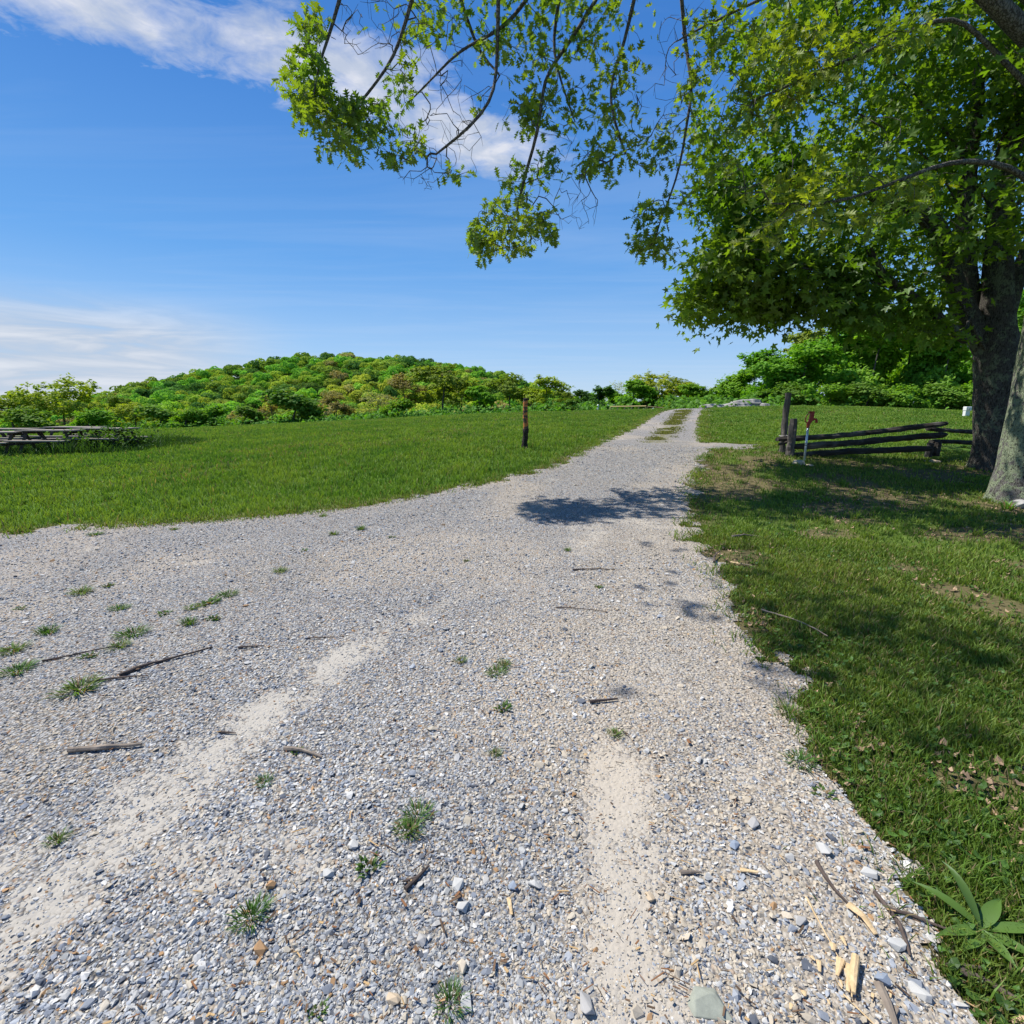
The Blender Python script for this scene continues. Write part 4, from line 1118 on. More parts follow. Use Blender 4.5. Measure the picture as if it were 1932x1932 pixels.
G.tube([a + np.array([.09 * cos(q), .09 * sin(q), .01 * sin(3 * q)]) for q in np.linspace(0, 2 * pi, 14)], .006, 5, False); G.build('wire', plain_mat('fence_wire', (.45, .43, .40), .5, .6), fence, True)

M_red = plain_mat('red_painted_iron', (.33, .040, .022), .5, .0, .35, 40, .4); M_galv = plain_mat('galvanised_pipe', (.48, .53, .57), .38, .55, .1, 60)
M_blk = plain_mat('black_band', (.02, .02, .02), .6)
hb = P(1517, 872, 10.6); hb[2] = float(h(hb[0], hb[1])); Hh = P(1526, 776, 10.6)[2] - hb[2]
hyd = thing('yard_hydrant', hb, 'yard hydrant with red iron head on a grey pipe beside the fence', 'hydrant')
zt_ = Hh - .31
G = Geo(); G.tube([(0, 0, -.2), (0, 0, zt_ * .5), (0, 0, zt_ + .02)], .021, 16, True); G.build('pipe', M_galv, hyd, True)
G = Geo(); G.tube([(0, 0, zt_ * .48), (0, 0, zt_ * .50)], .026, 16, True); G.build('clamp_band', M_blk, hyd, False)
G = Geo(); G.tube([(0, 0, zt_ * .53), (0, 0, zt_ * .56), (0, 0, zt_ * .59)], [.025, .027, .025], 16, True); G.build('coupling', M_galv, hyd, True)
G = Geo()
G.tube([(0, 0, zt_ - .02), (0, 0, zt_ + .03), (.002, 0, zt_ + .045), (.004, 0, zt_ + .075)], [.030, .031, .036, .034], 14, True)
G.tube([(.004, 0, zt_ + .07), (.03, 0, zt_ + .11), (.045, 0, zt_ + .14)], [.032, .036, .034], 12, True)
G.box((.052, 0, zt_ + .215), (.075, .05, .165), np.array([[cos(.08), 0, sin(.08)], [0, 1, 0], [-sin(.08), 0, cos(.08)]]))
G.box((.040, 0, zt_ + .300), (.115, .058, .022)); G.box((.045, 0, zt_ + .137), (.085, .055, .03))
G.build('head', M_red, hyd, False, .006)
G = Geo(); G.tube([(.02, 0, zt_ + .10), (.07, 0, zt_ + .145), (.115, 0, zt_ + .155), (.148, 0, zt_ + .148), (.160, 0, zt_ + .125), (.160, 0, zt_ + .085)], [.030, .026, .022, .022, .022, .024], 12, True)
G.tube([(.160, 0, zt_ + .105), (.160, 0, zt_ + .08)], [.029, .029], 14, True); G.build('spout', M_red, hyd, True)
G = Geo(); G.tube([(.015, 0, zt_ + .285), (-.02, 0, zt_ + .265), (-.055, 0, zt_ + .215), (-.075, 0, zt_ + .15), (-.066, 0, zt_ + .105), (-.03, 0, zt_ + .082), (.0, 0, zt_ + .075)], [.014, .014, .013, .013, .013, .014, .016], 10, True, .7); G.build('handle', M_red, hyd, True)
G = Geo(); G.tube([(.038, 0, zt_ + .29), (.036, 0, zt_ + .10)], .009, 10, True); G.build('rod', M_galv, hyd, True)

M_pale = plain_mat('pale_stone', (.46, .40, .31), .9, 0, .3, 12, .2); M_grey = plain_mat('grey_rock', (.36, .35, .335), .92, 0, .35, 5, .2)
M_green = plain_mat('greenish_stone', (.27, .285, .235), .85, 0, .3, 60, .3); M_tanst = plain_mat('tan_stone', (.50, .40, .28), .9, 0, .25, 20, .2); M_lime = plain_mat('light_stone', (.43, .425, .405), .85, 0, .12, 40, .25); M_blue = plain_mat('blue_stone', (.24, .28, .34), .85, 0, .2, 40, .25)
def rock(name, loc, dims, label, mat, seed, k=26, group=None, rz=0, sub=True):
    tv, tf = hull_template(k, seed, .8)
    o = mk(name, tv * np.array(dims) * .5 / np.abs(tv).max(0), tf, mat=mat, smooth=False)
    o.location = loc; o.rotation_euler = (0, 0, rz)
    b = o.modifiers.new('bevel', 'BEVEL'); b.width = min(dims) * .06; b.segments = 2
    return tag(o, label, 'rock', group)
def gp(px, py): return ground([(px, py)])[0]
q = gp(1506, 877); rock('flat_stone', q + [0, 0, .035], (.25, .2, .13), 'pale tan flat stone at the foot of the yard hydrant', M_pale, 61)
q = gp(1527, 879); rock('flat_stone', q + [0, 0, .01], (.16, .1, .05), 'small pale stone right of the hydrant foot', M_pale, 62)
q = gp(1757, 872.5); rock('flat_stone', q + [0, 0, .02], (.34, .22, .1), 'ochre flat stone near the maple roots', M_tanst, 63)
q = gp(1925, 958); rock('flat_stone', q + [0, 0, .04], (.36, .25, .16), 'grey stone at the base of the lichen covered oak', M_grey, 64)
q = gp(1337, 1906); rock('flat_stone', q + [0, 0, .012], (.115, .10, .05), 'largest greenish flat stone at the bottom of the gravel', M_green, 65, 14)
BST = [(872, 1720, .045, M_lime, 'pale pointed stone below the twig pair'), (668, 1600, .042, M_lime, 'round whitish stone left of the twisted stick'), (620, 1655, .04, M_lime, 'whitish flat stone left in the gravel'),
       (865, 1675, .05, M_lime, 'wide whitish stone near the middle track'), (794, 1780, .04, M_grey, 'tilted grey stone with a dark shadow side'), (1010, 1675, .04, M_lime, 'light stone left of the sandy wheel track'),
       (968, 1680, .036, M_blue, 'bluish stone next to the splinter'), (875, 1900, .045, M_lime, 'pale stone near the bottom tuft'), (1320, 1440, .04, M_lime, 'white stone on the right tan gravel'),
       (1105, 1905, .05, M_grey, 'grey stone at the bottom edge'), (1385, 1600, .035, M_blue, 'dark blue-grey stone right of the sandy track'), (1420, 1560, .05, M_grey, 'broad grey stone in the tan gravel'),
       (1555, 1610, .055, M_lime, 'pale slab beside the bent twig'), (1690, 1790, .05, M_lime, 'pale block between the forked twig and the splinters'), (1660, 1850, .05, M_blue, 'bluish stone right of the pale splinters'),
       (1735, 1880, .05, M_lime, 'long white stone left of the plantain'), (1510, 1745, .04, M_grey, 'grey stone left of the weathered splinter'), (1225, 1700, .036, M_tanst, 'tan stone on the sandy wheel track'),
       (1640, 1655, .05, M_lime, 'large pale stone touching the lawn edge'), (742, 1892, .04, M_tanst, 'orange-brown stone near the bottom edge')]
for i, (px, py, s, mt, lb) in enumerate(BST):
    q = gp(px, py); rock('loose_stone', q + [0, 0, .012 + s * .1], (s * 1.2, s * .9, s * .6), lb, mt, 70 + i, 13, None, rng.random() * 6)

# ------------------------------------------------------------------ rock outcrop, low rails and posts on the crest
a = P(1316, 770, 37); b = P(1447, 768, 37)
ro = thing('rock_outcrop', ((a + b) / 2 * [1, 1, 0] + [0, 0, float(h((a[0] + b[0]) / 2, 37))]), 'long grey layered rock outcrop on the crest beside the road', 'rock')
RO = np.array(ro.location)
def slab(name, px0, px1, pyt, pyb, Y, seed):
    A = P(px0, pyb, Y); B = P(px1, pyt, Y); w = abs(B[0] - A[0]); hh_ = abs(B[2] - A[2])
    n, k = 26, 18; ux = np.linspace(-1, 1, n); a = np.linspace(0, 2 * pi, k, endpoint=False)
    rg = np.random.default_rng(seed)
    prof = (1 - np.abs(ux) ** 2.6) ** .6 * (.75 + .5 * fbm(ux * 2 + seed, ux * 0 + .3, 3)) + .03
    V = np.empty((n, k, 3))
    for i in range(n):
        st = np.round((np.sin(a) * .5 + .5) * 3 + .5 * vnoise(np.full(k, ux[i] * 3 + seed), a)) / 3
        V[i] = np.stack([np.full(k, ux[i] * w / 2), np.cos(a) * .9 * prof[i] * (1 + .2 * (vnoise(a * 3, np.full(k, ux[i] * 4 + seed)) - .5)), (.35 * np.sin(a) + .65 * (st * 2 - 1)) * hh_ * .62 * prof[i]], -1)
    V = V.reshape(-1, 3); V[:, 2] += .05 * (vnoise(V[:, 0] * 2.5, V[:, 1] * 3) - .5)
    i = np.arange(n - 1)[:, None] * k; j = np.arange(k)[None]; Q = np.stack([i + j, i + (j + 1) % k, i + k + (j + 1) % k, i + k + j], -1).reshape(-1, 4)
    c_ = np.array([(A[0] + B[0]) / 2, Y, (A[2] + B[2]) / 2]) - RO
    mk(name, V + c_, Q=Q, mat=M_rockl, parent=ro, smooth=False)
M_rockl = wood_mat('layered_rock', (.16, .155, .145), (.34, .33, .31), (.8, .8, 9))
slab('slab', 1378, 1437, 755, 771, 37.5, 1); slab('slab', 1318, 1368, 764, 775, 37, 2); slab('slab', 1362, 1420, 762, 774, 36.6, 3); slab('slab', 1425, 1449, 762, 774, 37, 4)

M_yel = wood_mat('yellow_timber', (.42, .33, .13), (.58, .47, .22), (2, 20, 20)); M_brown = wood_mat('brown_timber', (.16, .13, .06), (.27, .22, .11), (2, 20, 20)); M_white = plain_mat('white_paint', (.74, .74, .73), .55, 0, .06, 30)
def low_rail(x0, x1, yt0, yt1, Y, npost, mat, label, hgt=.5, th=.12):
    A = P(x0, yt0, Y); B = P(x1, yt1, Y)
    t = thing('low_railing', (A[0], A[1], float(h(A[0], A[1]))), label, 'railing', None)
    O = np.array(t.location); G = Geo(); G.tube([A - O, (A + B) / 2 - O, B - O], th * .55, 4, True, .8); G.build('rail', mat, t, False)
    for i in range(npost):
        q = A + (B - A) * (i / max(1, npost - 1)) * .99 + .003
        z0 = float(h(q[0], q[1])) - .3
        G = Geo(); G.box((q[0] - O[0], q[1] - O[1], (q[2] - .05 + z0) / 2 - O[2]), (th * .8, th * .8, q[2] - .05 - z0)); G.build('post', mat, t, False)
low_rail(1152, 1219, 767.3, 766.3, 43, 6, M_yel, 'pale yellow low timber railing on the crest left of the road')
low_rail(1222, 1276, 767, 772, 43, 4, M_brown, 'brown low timber railing running down to the road crest', th=.11)
low_rail(1288, 1317, 772, 771.5, 42, 2, M_white, 'whitish low beam across the top of the road', th=.09)
q = P(1128, 771, 50); z0 = float(h(q[0], q[1])); tp_ = P(1128, 763, 50)[2]
G = Geo(); G.tube([(0, 0, -.3), (0, 0, tp_ - z0 - .1), (0, 0, tp_ - z0)], [.09, .09, .05], 10, True); o = G.build('marker_post', M_white, None, True); o.location = (q[0], q[1], z0); tag(o, 'small white marker post in front of the dark tree pair', 'post')

# white utility box on the lawn
q = gp(1822, 785.5); Y = q[1]; q = P(1822, 785, min(Y, 26)); q[2] = float(h(q[0], q[1])); hb_ = P(1825, 767, q[1])[2] - q[2]
t = thing('utility_box', q, 'small white utility box standing on the lawn left of the maple trunk', 'utility box')
G = Geo(); G.box((0, 0, hb_ * .27), (.20, .16, hb_ * .6)); G.build('pedestal', M_white, t, False, .012)
G = Geo(); G.box((.012, -.01, hb_ * .78), (.25, .2, hb_ * .42)); G.build('hood', M_white, t, False, .02)
G = Geo(); G.box((-.01, -.125, hb_ * .74), (.09, .035, hb_ * .2)); G.build('meter_cover', plain_mat('grey_cover', (.42, .43, .44), .5), t, False, .006)

# ------------------------------------------------------------------ picnic tables
M_table = wood_mat('weathered_plank', (.17, .145, .12), (.34, .30, .25), (1.5, 18, 18)); M_tleg = wood_mat('dark_table_timber', (.07, .055, .042), (.14, .115, .09), (14, 14, 14))
M_raw = wood_mat('raw_timber_end', (.42, .30, .17), (.56, .42, .26), (10, 10, 10))
def picnic(loc, rz, label, sag=0):
    t = thing('picnic_table', loc, label, 'picnic table', 'picnic tables in the long grass', rz)
    L = 1.76
    G = Geo()
    for i in range(5): G.box((0, -.29 + .145 * i, .735), (L, .135, .038))
    G.build('tabletop', M_table, t, False, .006)
    for s in (-1, 1):
        G = Geo()
        for i in range(2): G.box((0, s * (.58 + .135 * i), .435), (L, .125, .038))
        G.build('bench_seat', M_table, t, False, .006)
    for x in (-.62, .62):
        for s in (-1, 1):
            G = Geo(); G.tube([(x, s * .70, 0 - .1), (x, s * .22, .715)], .062, 4, True, .75); G.build('leg', M_tleg, t, False)
        G = Geo(); G.box((x + .045, 0, .385), (.04, 1.42, .09)); G.build('crossbeam', M_tleg, t, False, .005)
        G = Geo(); G.box((x - .045, 0, .675), (.04, .66, .085)); G.build('top_cleat', M_tleg, t, False, .005)
        G = Geo(); R = np.array([[cos(.8), 0, -sin(.8)], [0, 1, 0], [sin(.8), 0, cos(.8)]])
        G.box((x * .62, 0, .55), (.46, .085, .04), R if x > 0 else R.T); G.build('brace', M_raw if x > 0 else M_tleg, t, False, .004)
    return t
TB = [(2, 16.2, 'picnic table cut by the left picture edge, front of the row', .05), (107, 16.3, 'weathered picnic table with pale top in the middle of the front row', .02), (207, 16.8, 'picnic table half overgrown by weeds at the right end of the front row', -.1),
      (30, 18.6, 'dark picnic table in the back row behind the left one', .04), (150, 18.8, 'picnic table with sunlit top in the back row', -.03), (-100, 16.1, 'picnic table past the left picture edge', .03)]
for px, Y, lb, rz in TB:
    q = P(px, 850, Y); q[2] = float(h(q[0], q[1])); picnic(q, rz, lb)
# weeds in and below the tables
nb = 9000
xs = rng.uniform(-18.5, -11.2, nb); yb = rng.uniform(15.2, 19.8, nb)
wgt = np.where(xs > -13.7, .6, .16) * (1 - sstep(-12.6, -11.4, xs)) + .05
hb_ = (.12 + .55 * fbm(xs * 1.2, yb * 1.2, 3) * wgt) * (.5 + .9 * rng.random(nb))
V, T, Q, C = blades(xs, yb, hb_ * 1.3, np.full(nb, .022), np.array([.045, .10, .018]) * (.6 + .8 * rng.random((nb, 1))), .7)
xl = rng.normal(-12.75, .55, 1100); yl_ = rng.uniform(15.6, 17.4, 1100)
pl = np.stack([xl, yl_, h(xl, yl_) + .78 * rng.random(1100) ** 1.1], -1)
V2, T2 = place(oval, ovT, rotm(1100, 1.2), rng.uniform(.06, .12, 1100), pl)
C2 = np.repeat(np.array([.07, .15, .022]) * (.5 + .9 * rng.random((1100, 1))), 7, 0)
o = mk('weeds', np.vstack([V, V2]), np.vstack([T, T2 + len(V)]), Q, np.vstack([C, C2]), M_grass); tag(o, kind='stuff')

# ------------------------------------------------------------------ tufts and sticks on the gravel
def tuft_mesh(n, r_, hgt, seed, col, wid=.006):
    col = np.array(col) * 1.5
    rg = np.random.default_rng(seed)
    a = rg.random(n) * 2 * pi; q = rg.random(n) ** .85 * r_
    x, y = q * np.cos(a), q * np.sin(a); hh_ = hgt * (.5 + .8 * rg.random(n)); out = np.stack([np.cos(a), np.sin(a), 0 * a], -1) * (hh_ * (.3 + .9 * rg.random(n)))[:, None]
    f = a + pi / 2; wd = np.stack([np.cos(f), np.sin(f), 0 * f], -1) * wid * .5
    b = np.stack([x, y, 0 * x], -1); up = np.stack([0 * x, 0 * x, hh_], -1)
    V = np.empty((n, 5, 3)); V[:, 0] = b - wd; V[:, 1] = b + wd; mp = b + up * .6 + out * .4; V[:, 2] = mp - wd; V[:, 3] = mp + wd; V[:, 4] = b + up * .85 + out
    base = np.arange(n)[:, None] * 5
    C = np.repeat(np.array(col) * (.6 + .8 * rg.random((n, 1))), 5, 0)
    br = rg.random(n) < .12; C.reshape(n, 5, 3)[br] = (.22, .15, .07)
    return V.reshape(-1, 3), base + np.array([[2, 3, 4]]), base + np.array([[0, 1, 3, 2]]), C
TU = [tuft_mesh(150, .075, .075, i, c_, .005) for i, c_ in enumerate([(.05, .11, .018), (.07, .12, .02), (.04, .09, .02)])]
TU[2] = tuft_mesh(46, .05, .042, 5, (.055, .105, .022), .017)
TUP = [None] * 3
TUFTS = [(789, 1545, 1.0, 'dark green grass tuft standing upright in the middle gravel'), (770, 1575, .7, None), (950, 1340, .85, 'grass tuft in the gravel above the sandy wheel track'), (938, 1272, 1.0, 'low spreading tuft above the middle grass tuft'), (950, 1258, .6, None),
         (697, 1640, .85, 'half brown tuft beside a twisted stick'), (475, 1736, .75, 'thin grass tuft low on the left gravel'), (150, 1303, 1.7, 'large yellowish tuft beside the long fallen branch'), (395, 1140, 2.0, 'largest weed patch on the left gravel'), (430, 1125, 1.2, None), (365, 1150, 1.0, None),
         (310, 1160, 1.2, 'weed with a yellow flower left of the largest patch'), (226, 1150, 1.1, 'round dark weed left of the yellow flower weed'), (155, 1120, 1.5, 'flat long weed patch far left on the gravel'), (205, 1108, .9, None), (250, 1200, 1.5, 'weed patch above the long fallen branch'),
         (225, 1222, 1.1, None), (170, 1240, 1.1, 'weed patch where a thin branch crosses it'), (35, 1268, 1.4, 'yellowish tuft near the left picture edge'), (25, 1230, 1.3, 'green tuft at the left picture edge above the yellowish one'), (405, 1170, .9, None), (357, 1178, .8, None),
         (530, 1080, 1.2, 'flat weed patch in the mid distance gravel'), (575, 1040, 1.1, None), (560, 962, 1.4, 'tuft at the far left road margin'), (610, 975, 1.1, None), (740, 1015, 1.0, None), (180, 1010, 1.3, 'tuft at the field margin near the left picture edge'), (330, 1000, 1.0, None), (520, 960, 1.6, 'dark tall tuft on the road margin below the field'),
         (680, 1000, .9, None), (630, 1010, .8, None), (40, 1150, 1.0, None), (90, 1196, .9, None), (870, 1250, .5, None), (1130, 1110, .7, None), (1070, 1040, .6, None), (1160, 1390, .5, None), (600, 1915, .5, None), (850, 1900, .6, 'grass tuft at the bottom picture edge'), (110, 1590, .5, None), (560, 1420, .5, None), (500, 1480, .5, None), (935, 1425, .4, None), (880, 1060, .6, None), (1510, 1440, 1.1, 'sparse tuft on the gravel next to the lawn'), (1490, 1350, .9, None), (1555, 1500, 1.0, None)]
for i, (px, py, s, lb) in enumerate(TUFTS):
    k = i % 3; q = gp(px, py)
    if TUP[k] is None: TUP[k] = mk('grass_tuft', *TU[k], M_grass); o = TUP[k]
    else: o = TUP[k].copy(); COL.objects.link(o)
    o.location = q + [0, 0, .004]; s2 = s * (.62 if s > .9 else .75)
    o.scale = (s2 * 1.15, s2, s2 * (.55 if s > .95 else .9)); o.rotation_euler = (0, 0, rng.random() * 6)
    if lb and 'yellow flower' in lb and 'left of' not in lb:
        a9 = np.arange(14) / 14 * 2 * pi; rr9 = np.where(np.arange(14) % 2, .013, .024)
        fv = np.vstack([[0, 0, .012], np.stack([rr9 * np.cos(a9), rr9 * np.sin(a9), .004 + 0 * a9], -1)]) + [.02, -.03, .075]
        mk('flower', fv, np.array([[0, 1 + q9, 1 + (q9 + 1) % 14] for q9 in range(14)]), mat=plain_mat('yellow_petals', (.72, .50, .03), .7), parent=o)
    tag(o, lb or 'small unremarkable weed sprouting between the gravel stones', 'weed', 'weeds growing in the gravel' if lb else 'small weeds sprouting in the gravel')

M_stick = wood_mat('grey_stick', (.13, .105, .085), (.30, .25, .20), (8, 8, 8)); M_dkstick = wood_mat('dark_twig', (.055, .042, .036), (.13, .10, .085), (12, 12, 12)); M_splint = wood_mat('pale_splinter', (.44, .31, .16), (.66, .50, .30), (20, 20, 20))
def stick(name, pix, r_, label, mat, cat='stick', lift=.5, ell=1, branch=None):
    g_ = ground(pix)
    pts = g_ + np.array([0, 0, r_ * lift + .015]); pts = dens(pts, .05 if len(pix) < 4 else .04)
    rg = np.random.default_rng(int(pix[0][0] + 7 * pix[0][1])); O = pts[0].copy()
    pts = pts + rg.normal(0, r_ * .18, pts.shape)
    G = Geo(); n = len(pts); G.tube(pts - O, r_ * (1 - .55 * np.linspace(0, 1, n)) * (1 + .12 * rg.normal(size=n)), 8, True, ell, .2, seed=int(pix[0][0]))
    if branch is not None:
        b = dens(ground(branch) + np.array([0, 0, r_ * lift + .015]), .04); b[0] = pts[np.argmin(((pts - b[0]) ** 2).sum(1))]
        G.tube(b - O, r_ * .75 * (1 - .5 * np.linspace(0, 1, len(b))), 7, True, 1, .2)
    o = G.build(name, mat, None, False); o.location = O
    return tag(o, label, cat)
stick('fallen_stick', [(133, 1422), (180, 1420), (230, 1417), (268, 1411)], .014, 'thick pale stick lying left of the sandy wheel track', M_stick)
stick('fallen_stick', [(537, 1418), (570, 1421), (592, 1428), (607, 1436)], .011, 'short knobbly grey stick right of the sandy wheel track', M_stick)
stick('fallen_branch', [(225, 1280), (290, 1255), (350, 1242), (400, 1226)], .011, 'longest dark fallen branch on the left gravel', M_dkstick)
stick('fallen_stick', [(165, 1292), (215, 1284), (280, 1280)], .008, 'brown stick touching the large yellowish tuft', M_dkstick)
stick('fallen_stick', [(80, 1252), (150, 1238), (225, 1222)], .006, 'thin twig crossing the weed patches on the left', M_dkstick)
stick('fallen_stick', [(450, 1226), (500, 1222)], .006, 'short dark twig right of the longest fallen branch', M_dkstick)
stick('fallen_stick', [(580, 1208), (650, 1206)], .005, 'thin reddish twig in the middle distance gravel', M_dkstick)
stick('fallen_stick', [(413, 1387), (445, 1389)], .006, 'little dark twig on the sandy wheel track', M_dkstick)
stick('fallen_stick', [(765, 1685), (785, 1665), (808, 1643)], .009, 'twisted dark stick with a forked end beside the half brown tuft', M_dkstick, branch=[(785, 1667), (770, 1668), (760, 1672)])
stick('fallen_stick', [(1112, 1330), (1140, 1328), (1165, 1325)], .010, 'dark brown stick above the sandy track on the right', M_dkstick)
stick('fallen_stick', [(1282, 1652), (1322, 1654)], .008, 'short grey stick lying crossways right of the sandy track', M_stick)
stick('fallen_stick', [(1080, 1078), (1120, 1076), (1160, 1078)], .007, 'dark twig in the far middle of the gravel', M_dkstick)
stick('fallen_stick', [(1050, 1150), (1100, 1152), (1145, 1158)], .005, 'thin dark twig between two small weeds', M_dkstick)
stick('fallen_stick', [(1348, 1068), (1345, 1058), (1358, 1046)], .012, 'upright bent twig at the lawn edge', M_dkstick, lift=2)
stick('fallen_stick', [(1435, 1160), (1490, 1177), (1525, 1190), (1560, 1212)], .008, 'long tan stick lying in the near lawn', M_stick, lift=3.5)
stick('fallen_stick', [(1380, 1018), (1410, 1014), (1440, 1020)], .012, 'pale grey stick in the lawn near the road', M_stick, lift=2)
stick('wood_splinter', [(1378, 1064), (1400, 1068), (1420, 1072)], .018, 'pale broken wood piece on the lawn edge', M_splint, 'splinter', ell=.5)
stick('fallen_twig', [(1540, 1635), (1545, 1655), (1565, 1680), (1600, 1715)], .007, 'curved dark twig above the long splinter', M_dkstick)
stick('fallen_twig', [(1648, 1692), (1680, 1720), (1705, 1755), (1715, 1790), (1716, 1815)], .008, 'forked dark twig bending down beside the plantain', M_dkstick, branch=[(1675, 1716), (1720, 1738), (1770, 1760), (1800, 1768)])
stick('fallen_twig', [(1785, 1833), (1815, 1830), (1860, 1838)], .008, 'dark twig below the plantain leaves', M_dkstick)
stick('fallen_stick', [(1805, 1838), (1840, 1840), (1900, 1885), (1950, 1920)], .011, 'half stripped stick in the bottom right corner', M_dkstick)
stick('wood_splinter', [(1598, 1716), (1630, 1745), (1652, 1770)], .015, 'long tan splinter with frayed end', M_splint, 'splinter', ell=.5)
stick('wood_splinter', [(1612, 1822), (1614, 1850), (1604, 1888)], .015, 'thickest pale splinter standing in the chip pile', M_splint, 'splinter', ell=.8, lift=1)
stick('wood_splinter', [(1658, 1868), (1668, 1900), (1690, 1950)], .014, 'brown weathered splinter at the bottom edge', M_stick, 'splinter', ell=.6)
stick('wood_splinter', [(1585, 1822), (1578, 1850)], .010, 'short pale chip left of the thickest splinter', M_splint, 'splinter', ell=.5)
stick('wood_splinter', [(1570, 1790), (1571, 1806)], .010, 'small square ended pale chip above the chip pile', M_splint, 'splinter', ell=.5)
stick('wood_splinter', [(1395, 1648), (1430, 1656)], .010, 'pale chip lying flat in the tan gravel', M_splint, 'splinter', ell=.5)
stick('wood_splinter', [(1600, 1830), (1592, 1862), (1597, 1880)], .009, 'curved pale chip inside the chip pile', M_splint, 'splinter', ell=.5)
stick('wood_splinter', [(960, 1703), (966, 1732)], .009, 'yellow splinter in the middle gravel', M_splint, 'splinter', ell=.4)
stick('straw_stalk', [(1520, 1700), (1555, 1770), (1590, 1830), (1620, 1890)], .003, 'long straw stalk running into the chip pile', M_splint, 'stalk')
stick('straw_stalk', [(1590, 1885), (1640, 1930), (1680, 1975)], .003, 'straw stalk below the chip pile', M_splint, 'stalk')

for i in range(16):
    px = rng.normal(1600, 42); py = rng.normal(1868, 34); a = rng.uniform(.6, 2.2); l = rng.uniform(9, 24)
    stick('wood_splinter', [(px, py), (px + l * cos(a) * .6, py + l * sin(a))], rng.uniform(.003, .007), 'small pale wood chip scattered around the thickest splinter', M_splint if i % 4 else M_stick, 'splinter', ell=.5)['group'] = 'small chips in the splinter pile'
# plantain weed bottom right
q = gp(1848, 1768) + np.array([0, 0, .015])
pt = thing('plantain_weed', q, 'broad-leaved plantain weed at the lawn edge in the bottom right', 'weed')
M_plant = leaf_mat('plantain_leaf', .35, (1.2, 1.2, .5), gloss=.03)
for i, (az_, L, w, up) in enumerate([(2.3, .20, .035, .55), (1.6, .21, .030, 1.0), (.55, .17, .042, .45), (-.1, .22, .036, .25), (-1.6, .12, .038, .15), (3.3, .17, .034, .2), (-2.6, .13, .045, .1), (-.8, .14, .04, .1)]):
    n = 9; s = np.linspace(0, 1, n); d = np.array([cos(az_), sin(az_)]); z = L * up * (s - .75 * s * s * (1.1 - .3 * up)) + .01
    wv = w * np.clip(np.sin(pi * s ** .75), .10, 1) * .5; nn = np.array([-d[1], d[0]])
    V = []
    for k in range(n):
        c_ = np.array([*(d * L * s[k] * (1 - .25 * up)), z[k]])
        V += [c_ + np.array([*(nn * wv[k]), .006]), c_, c_ - np.array([*(nn * wv[k]), -.006])]
    Q = []
    for k in range(n - 1): Q += [[3 * k, 3 * k + 3, 3 * k + 4, 3 * k + 1], [3 * k + 1, 3 * k + 4, 3 * k + 5, 3 * k + 2]]
    mk('leaf', V, Q=Q, col=np.array([.10, .19, .03]) * (.8 + .3 * rng.random()), mat=M_plant, smooth=True, parent=pt)
# fern-like sprig at oak foot
V, T, Q, C = tuft_mesh(60, .06, .13, 77, (.10, .20, .03), .014)
q = gp(1900, 962); o = mk('grass_tuft', V, T, Q, C, M_grass); o.location = q; tag(o, 'bright green sprig at the foot of the lichen covered oak', 'weed')

# ------------------------------------------------------------------ sky, sun, camera
w = bpy.data.worlds.new('World'); SC.world = w; w.use_nodes = True; nt = w.node_tree
bg = nt.nodes['Background']
sky = nt.nodes.new('ShaderNodeTexSky'); sky.sky_type = 'NISHITA'; sky.sun_disc = False
sky.sun_elevation = SUN_EL; sky.sun_rotation = math.atan2(SUN_DIR[0], SUN_DIR[1]); sky.altitude = 900; sky.air_density = 1.0; sky.dust_density = .3; sky.ozone_density = 2.5
tc = nt.nodes.new('ShaderNodeTexCoord').outputs['Generated']
sp_ = nt.nodes.new('ShaderNodeSeparateXYZ'); nt.links.new(tc, sp_.inputs[0])
X, Y_, Z = sp_.outputs
zc = math_(nt, 'MAXIMUM', Z, .03)
cu = math_(nt, 'DIVIDE', X, zc); cv = math_(nt, 'DIVIDE', Y_, zc)
cmb = nt.nodes.new('ShaderNodeCombineXYZ'); nt.links.new(cu, cmb.inputs[0]); nt.links.new(cv, cmb.inputs[1])
hs = nt.nodes.new('ShaderNodeHueSaturation'); hs.inputs['Saturation'].default_value = 1.32; hs.inputs['Value'].default_value = .75
nt.links.new(sky.outputs[0], hs.inputs['Color'])
skyc = hs.outputs[0]
el_ = math_(nt, 'ARCSINE', Z)
grad = ramp(nt, math_(nt, 'DIVIDE', el_, 1.0), [(0, (3.2, 4.2, 5.5)), (.10, (2.0, 3.5, 5.7)), (.25, (.95, 2.5, 5.3)), (.5, (.42, 1.5, 4.3)), (.9, (.22, .95, 3.0)), (1, (.2, .85, 2.8))])
skyc = mix(nt, skyc, grad, .8)
# cumulus bank in the upper left: soft blobs in the cloud plane times noise
def blob(cx, cy, rx, ry, ang=0):
    ca, sa = cos(ang), sin(ang)
    a = math_(nt, 'SUBTRACT', cu, cx); b = math_(nt, 'SUBTRACT', cv, cy)
    u1 = math_(nt, 'ADD', math_(nt, 'MULTIPLY', a, ca / rx), math_(nt, 'MULTIPLY', b, sa / rx)); v1 = math_(nt, 'ADD', math_(nt, 'MULTIPLY', a, -sa / ry), math_(nt, 'MULTIPLY', b, ca / ry))
    r2 = math_(nt, 'ADD', math_(nt, 'MULTIPLY', u1, u1), math_(nt, 'MULTIPLY', v1, v1))
    return math_(nt, 'EXPONENT', math_(nt, 'MULTIPLY', r2, -1.0))
bl = math_(nt, 'MAXIMUM', blob(-1.12, 1.42, .58, .29, .6), math_(nt, 'MAXIMUM', blob(-.55, 1.76, .5, .30, .55), blob(-.16, 2.15, .50, .32, .7)))
